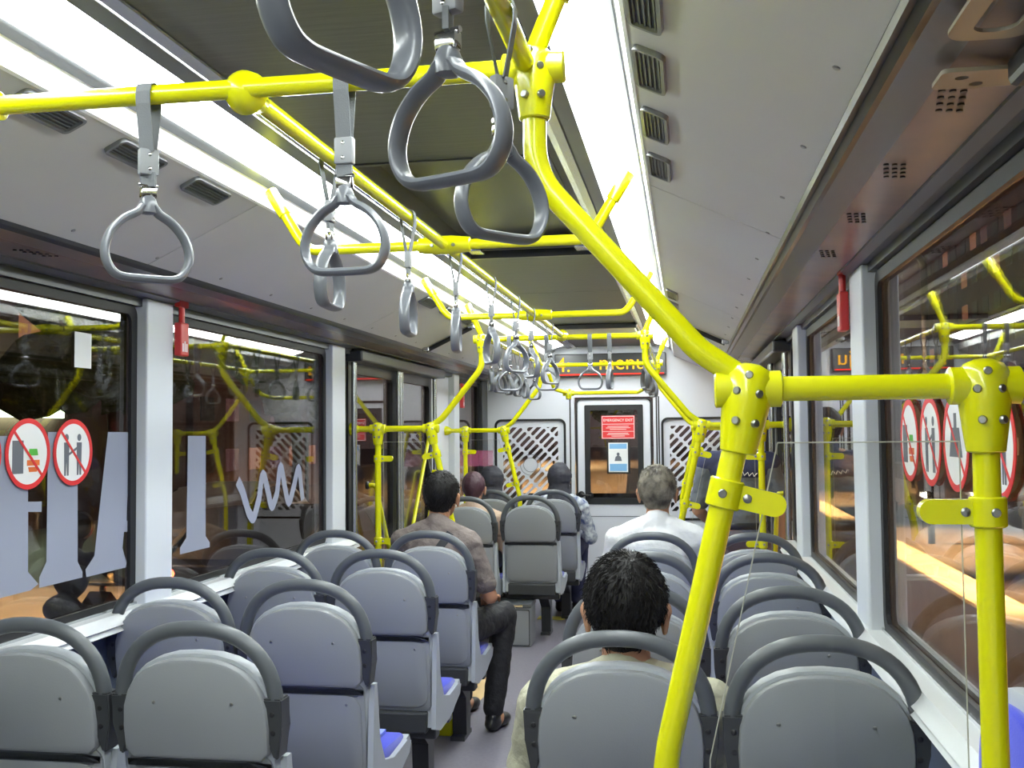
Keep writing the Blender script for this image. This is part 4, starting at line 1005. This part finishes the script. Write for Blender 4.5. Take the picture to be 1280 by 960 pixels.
# standing man at the right door
def standing(label, x, y, turn=0):
    T = thing('person', label, 'person', (x, y, FL), rz=turn)
    hd = Vector((0, .0, 1.50)); nk = Vector((0, -.02, 1.37)); sh = 1.325
    shd = [Vector((s*.175, -.03, sh-.02)) for s in (-1, 1)]; el = [Vector((-.235, .02, 1.03)), Vector((.245, -.02, 1.03))]; wr = [Vector((-.15, .22, .93)), Vector((.26, .05, .80))]
    hp = [Vector((s*.085, 0, .86)) for s in (-1, 1)]; kn = [Vector((s*.10, .01, .47)) for s in (-1, 1)]; an = [Vector((s*.11, -.02, .08)) for s in (-1, 1)]
    bm = NB(); R = head_cols(bm, hd, (0, 0))
    cap(bm, nk-Vector((0, 0, .05)), .056, hd+Vector((0, -.022, -.04)), .052)
    ell(bm, (0, -.015, 1.20), (.150, .098, .17)); ell(bm, (0, 0, 1.02), (.130, .092, .15)); ell(bm, (0, -.005, .90), (.155, .110, .10))
    for i in range(2):
        s = -1 if i == 0 else 1
        cap(bm, lp3(nk, shd[i], .3), .045, shd[i], .05); cap(bm, shd[i], .048, el[i], .037); cap(bm, el[i], .037, wr[i], .025); hand(bm, wr[i], (wr[i]-el[i]), (-s, .3, 0), s, .4)
        cap(bm, hp[i], .082, kn[i], .055); cap(bm, kn[i], .055, lp3(kn[i], an[i], .35), .053); cap(bm, lp3(kn[i], an[i], .35), .053, an[i], .035); ell(bm, an[i]+Vector((0, .055, -.04)), (.036, .10, .03))
    remesh('body', bm, M['skin'], T, .006, 5)
    bm = NB(); ell(bm, (0, -.015, 1.19), (.178, .118, .18)); ell(bm, (0, 0, 1.01), (.160, .115, .17)); ell(bm, (0, 0, .90), (.170, .122, .07))
    for i in range(2): cap(bm, lp3(nk, shd[i], .2)-Vector((0, 0, .03)), .055, shd[i], .062); cap(bm, shd[i], .062, lp3(shd[i], el[i], .8), .058)
    remesh('shirt', bm, M['slate'], T, .008, 5, (.008, 11, (1, 1, 1.6)))
    bm = NB(); ell(bm, (0, -.018, 1.265), (.190, .128, .085)); cap(bm, nk-Vector((0, 0, .045)), .085, nk+Vector((0, 0, .01)), .068)
    for i in range(2): cap(bm, lp3(nk, shd[i], .2)-Vector((0, 0, .03)), .062, shd[i]+Vector((0, 0, .003)), .068)
    yk = remesh('yoke', bm, M['navy'], T, .008, 4, (.004, 12, (1, 1, 1)))
    text('lettering', 'transjakarta', .05, M['white_ink'], T, facing(0, -.150, 1.245, '-y'), ext=.004) if False else None
    bm = NB(); rr = random.Random(3); x0 = -.10
    p = [Vector((x0+.2*k/22, -.150+.10*abs(k/22-.5)**2, 1.262+.012*math.sin(k*2.1)*(1 if k % 3 else .4)-.02*k/22)) for k in range(23)]; sweep(bm, p, .0028, seg=6); fin('script_mark', bm, M['white_ink'], yk, True)
    bm = NB(); sweep(bm, [(.158*math.cos(k*PI/14), .112*math.sin(k*PI/14), .945) for k in range(28)], .006, .02, seg=8, closed=True, up=(0, 0, 1)); fin('belt', bm, M['leather'], T, True)
    bm = NB(); ell(bm, (0, 0, .87), (.172, .130, .10))
    for i in range(2): cap(bm, hp[i], .098, kn[i], .072); cap(bm, kn[i], .072, an[i]+Vector((0, 0, .03)), .060)
    remesh('trousers', bm, M['greytrousers'], T, .008, 4, (.006, 13, (1, 1, 1)))
    for i in range(2):
        bm = NB(); a = an[i]; ell(bm, a+Vector((0, 0, -.042)), (.041, .060, .040)); ell(bm, a+Vector((0, .10, -.048)), (.045, .085, .034))
        for v in bm.verts: v.co.z = max(v.co.z, a.z-.079)
        remesh('shoe', bm, M['leather'], T, .006, 3)
    hair_cap(hd, R, M['hair'], T)
    return T
standing('person standing at the right door in a navy and grey uniform shirt', .30, 6.15)

# ------------------------------------------------------------------ the street outside
GZ_ = -2.45
bm = NB(); box(bm, -90, 90, -40, 160, GZ_-.1, GZ_); tag(fin('road', bm, M['asphalt'], kind='structure'), 'dark asphalt road at night', 'road')
# right: raised busway kerb and lane
def kerb(x0, x1, zt, y0, y1, label, name='lane_separator'):
    bm = NB(); box(bm, x0, x1, y0, y1, GZ_, zt, .04); tag(fin(name, bm, M['concrete']), label, 'kerb')
kerb(2.6, 3.05, -1.62, -5, 70, 'pale concrete lane separator beside the bus on the right')
kerb(9.5, 10.1, -1.55, -5, 90, 'far concrete median on the right side of the road')
def lamp(x, y, h, m, p, label, col=(1, .62, .25), r=.16, spot=False):
    T = thing('street_lamp', label, 'street lamp', (x, y, GZ_), 'street lamps')
    s = -1 if x > 0 else 1
    tube('pole', [(0, 0, 0), (0, 0, h), (s*1.4, 0, h+.15)], .07, M['black'], T, 10, .4)
    bm = NB(); box(bm, s*1.15-.3, s*1.15+.3, -.13, .13, h+.06, h+.2, .04); fin('head', bm, M['black'], T)
    bm = NB(); ell(bm, (s*1.15, 0, h+.04), (r*1.3, r, .07)); fin('bulb', bm, m, T, True)
    ld = bpy.data.lights.new('lamp_light', 'SPOT' if spot else 'POINT')
    if spot: ld.spot_size = math.radians(80); ld.spot_blend = .5; ld.energy = p; ld.color = col; ld.shadow_soft_size = .25
    lo = bpy.data.objects.new('lamp_light', ld); COL.objects.link(lo); lo.parent = T; lo.location = (s*1.15, 0, h-.12)
for i, (x, y, h) in enumerate(((5.1, 4.5, 6.2), (5.1, 13, 6.2), (5.1, 23, 6.2), (5.1, 38, 6.2), (5.1, 60, 6.2))): lamp(x, y, h, M['lamp_o'], 10000, 'orange street lamp beyond the right windows, %s along the road' % od[i], spot=True)
for i, (x, y) in enumerate(((-13, 14), (-13, 34))): lamp(x, y, 6.5, M['lamp_w'], 550, 'pale street lamp beyond the left windows, %s along the road' % od[i], (1, .8, .6))
lamp(-10.5, 11.5, 6.2, M['lamp_o'], 5000, 'added orange lamp on the left pavement, lighting a patch of ground', spot=True)  # unseen source added to light the ground left of the bus
lamp(-3.8, 20, 6.2, M['lamp_o'], 6000, 'added orange lamp that lights the road ahead, nearer one', spot=True)  # this and the next lamp are added to light the road ahead
lamp(-3.8, 34, 6.2, M['lamp_o'], 6000, 'added orange lamp that lights the road ahead, farther one', spot=True)
for i, (x, y) in enumerate(((-8, 44), (2.5, 58), (-10, 78))):  # extra lamps added to brighten the far road behind the exit door glass
    lamp(x, y, 7.5, M['lamp_o'], 6000, 'added orange lamp brightening the distant road ahead, %s along the road' % od[i], spot=True)
    [c for c in COL.objects if c.type == 'LIGHT'][-1].data.spot_size = 2.4
# vehicles on both sides (night traffic)
def car(x, y, rz, paint, label, front=True, lamps=True):
    T = thing('car', label, 'car', (x, y, GZ_), 'cars in the night traffic', rz)
    body = [(-2.1, .35), (2.1, .35), (2.15, .75), (1.95, .95), (1.25, 1.02), (.75, 1.45), (-.95, 1.50), (-1.65, 1.05), (-2.1, .98), (-2.15, .7)]
    bm = NB(); prism(bm, body, 1.7, 'yz', -.85); bmesh.ops.bevel(bm, geom=bm.edges[:], offset=.07, segments=2, affect='EDGES'); fin('body', bm, paint, T, True)
    bm = NB(); prism(bm, [(.66, 1.42), (1.18, 1.05), (-1.5, 1.06), (-.92, 1.44)], 1.72, 'yz', -.86); fin('side_windows', bm, M['black'], T)
    for yy in (-1.35, 1.35):
        for s in (-1, 1):
            bm = NB(); lathe(bm, [(0, .2), (.01, .33), (.19, .33), (.2, .2)], (s*.9, yy, .33), (-s, 0, 0), 18); fin('wheel', bm, M['black'], T, True)
    for s in (-1, 1):
        bm = NB(); ell(bm, (s*.62, 2.12, .72), (.13, .05, .07)); fin('headlight', bm, M['lamp_w'], T, True)
        bm = NB(); ell(bm, (s*.66, -2.12, .82), (.12, .04, .08)); fin('tail_light', bm, M['lamp_r'], T, True)
cp = [mat('car_silver', (.35, .35, .36), .3, .6), mat('car_dark', (.03, .03, .035), .25), mat('car_white', (.6, .6, .6), .3)]
car(6.6, 15, PI, cp[0], 'silver car coming towards the bus on the right'); car(6.7, 30, PI, cp[2], 'white car farther along the right lane'); car(8.3, 23, PI, cp[1], 'dark car in the far right lane'); car(8.3, 46, PI, cp[0], 'silver car farthest away on the right')
car(-5.4, 13.4, 0, cp[1], 'dark car beyond the second left window'); car(-8.8, 19, PI, cp[2], 'white car on the far left lane')
car(-.6, 27, 0, cp[0], 'silver car seen through the emergency exit door glass')
T = thing('motorcycle', 'dark motorcycle with a red tail light below the left window', 'motorcycle', (-5.5, 8.55, GZ_))
for yy in (-.62, .62):
    bm = NB(); sweep(bm, [(0, yy+.26*math.cos(k*PI/10), .30+.26*math.sin(k*PI/10)) for k in range(20)], .05, seg=8, closed=True, up=(1, 0, 0)); fin('wheel', bm, M['black'], T, True)
bm = NB(); prism(bm, [(-.75, .75), (-.3, .45), (.35, .45), (.6, .85), (.45, .98), (.2, .80), (-.1, .78), (-.7, .92)], .22, 'yz', -.11); fin('body', bm, M['bracket'], T)
bm = NB(); sweep(bm, [(0, .62, .3), (0, .48, 1.05)], .03, seg=8); sweep(bm, [(-.3, .42, 1.05), (.3, .42, 1.05)], .018, seg=8); fin('fork', bm, M['alu'], T, True)
bm = NB(); ell(bm, (0, -.76, .82), (.09, .04, .05)); fin('tail_light', bm, M['lamp_r'], T, True)
# rider
P = thing('person', 'person in dark jacket riding the motorcycle below the left window', 'person', (-5.5, 8.55, GZ_))
bm = NB(); ell(bm, (0, -.15, .92), (.17, .15, .13)); ell(bm, (0, -.02, 1.22), (.18, .13, .24)); ell(bm, (0, .08, 1.60), (.11, .13, .13)); cap(bm, (0, .03, 1.4), .06, (0, .07, 1.5), .06)
for s in (-1, 1): cap(bm, (s*.18, .0, 1.36), .055, (s*.27, .22, 1.15), .045); cap(bm, (s*.27, .22, 1.15), .043, (s*.27, .42, 1.07), .035); cap(bm, (s*.09, -.12, .90), .085, (s*.17, .28, .78), .06); cap(bm, (s*.17, .28, .78), .058, (s*.16, .02, .40), .045); ell(bm, (s*.16, .08, .35), (.045, .12, .04))
remesh('body', bm, M['hijab'], P, .02, 3)
bm = NB(); ell(bm, (0, .08, 1.63), (.135, .15, .14)); fin('helmet', bm, cp[1], P, True)
# buildings at the left and ahead
bi = 0
def building(x, y, w, d, h, label, m=None, wins=True, side='+x', em='win_o', p=.5, wh=.9, ww=1.1):
    T = thing('building', label, 'building', (x, y, GZ_), 'buildings along the street'); rr = random.Random(int(x*7+y))
    bm = NB(); box(bm, -w/2, w/2, -d/2, d/2, 0, h); fin('walls', bm, m or M['facade'], T)
    bm = NB(); box(bm, -w/2-.15, w/2+.15, -d/2-.15, d/2+.15, h, h+.35); fin('parapet', bm, M['concrete'], T)
    n = 0
    for k in range(int(h//2.0)):
        for j in range(int(d//2.2)):
            yy = -d/2+1.1+j*2.2; zz = 1.0+k*2.0
            if zz+wh > h: continue
            lit = rr.random() < p; bm = NB()
            box(bm, *((w/2-.02, w/2+.05) if side == '+x' else (-w/2-.05, -w/2+.02)), yy-ww/2, yy+ww/2, zz, zz+wh)
            fin('window', bm, M[em] if lit and rr.random() < .5 else (M['win_p'] if lit else M['black']), T); n += 1
    return T
building(-20, 10, 7, 13, 7, 'low dark shop building beyond the left window, behind the round stickers', p=.6)
building(-21, 26, 8, 14, 11, 'taller dark building beyond the left windows with lit rooms', p=.5)
building(-22, 44, 8, 17, 9, 'long dark building far along the left side', p=.5)
building(20, 36, 8, 22, 12, 'dark building far on the right side of the road', side='-x', p=.3)
building(21, 66, 8, 24, 18, 'tall dark building farthest on the right side', side='-x', p=.3)
# ground-floor shop light glow on the left: lit sign boards
for i, (x, y, z, w, h, m) in enumerate(((-16.4, 9.0, -1.0, 2.6, .35, 'win_o'), (-16.4, 13.0, .55, 2.2, .5, 'win_p'), (-16.8, 24.0, .9, 3.0, .8, 'lamp_g'))):
    bm = NB(); box(bm, 0, .12, -w/2, w/2, -h/2, h/2, .02); o = fin('sign_board', bm, M[m]); o.location = (x, y, z); tag(o, ['warm lit signboard on the left street', 'pinkish lit signboard on the left street', 'bright green-white signboard on the left street'][i], 'signboard')
# trees
def tree(x, y, h, label, seed):
    rr = random.Random(seed); T = thing('tree', label, 'tree', (x, y, GZ_), 'street trees')
    tube('trunk', [(0, 0, 0), (.1, .1, h*.35), (0, 0, h*.7)], .16, mat('bark%d' % seed, (.06, .045, .03), .9), T, 10, .3)
    bm = NB()
    for k in range(14): a = rr.uniform(0, 2*PI); q = rr.uniform(.2, 1.5); s = rr.uniform(.6, 1.2); ell(bm, (q*math.cos(a), q*math.sin(a), h*.62+rr.uniform(0, 2.2)), (s, s, s*.8), seg=10)
    for v in bm.verts: v.co += Vector((noise.noise(v.co*1.7), noise.noise(v.co*1.7+Vector((5, 0, 0))), noise.noise(v.co*1.7+Vector((0, 5, 0)))))*.5
    fin('foliage', bm, M['foliage'], T)
for i, (x, y, h) in enumerate(((-12, 8.5, 5), (-12, 20, 5.5), (-11.5, 29, 5), (12.5, 15, 5.5), (12.5, 33, 5.5), (3.5, 75, 6), (-5, 70, 6))): tree(x, y, h, 'dark roadside tree, %s' % ['beyond the left stickers', 'beyond the second left window', 'far along the left side', 'near on the right side', 'farther along the right side', 'right of the road far ahead', 'left of the road far ahead'][i], i+1)
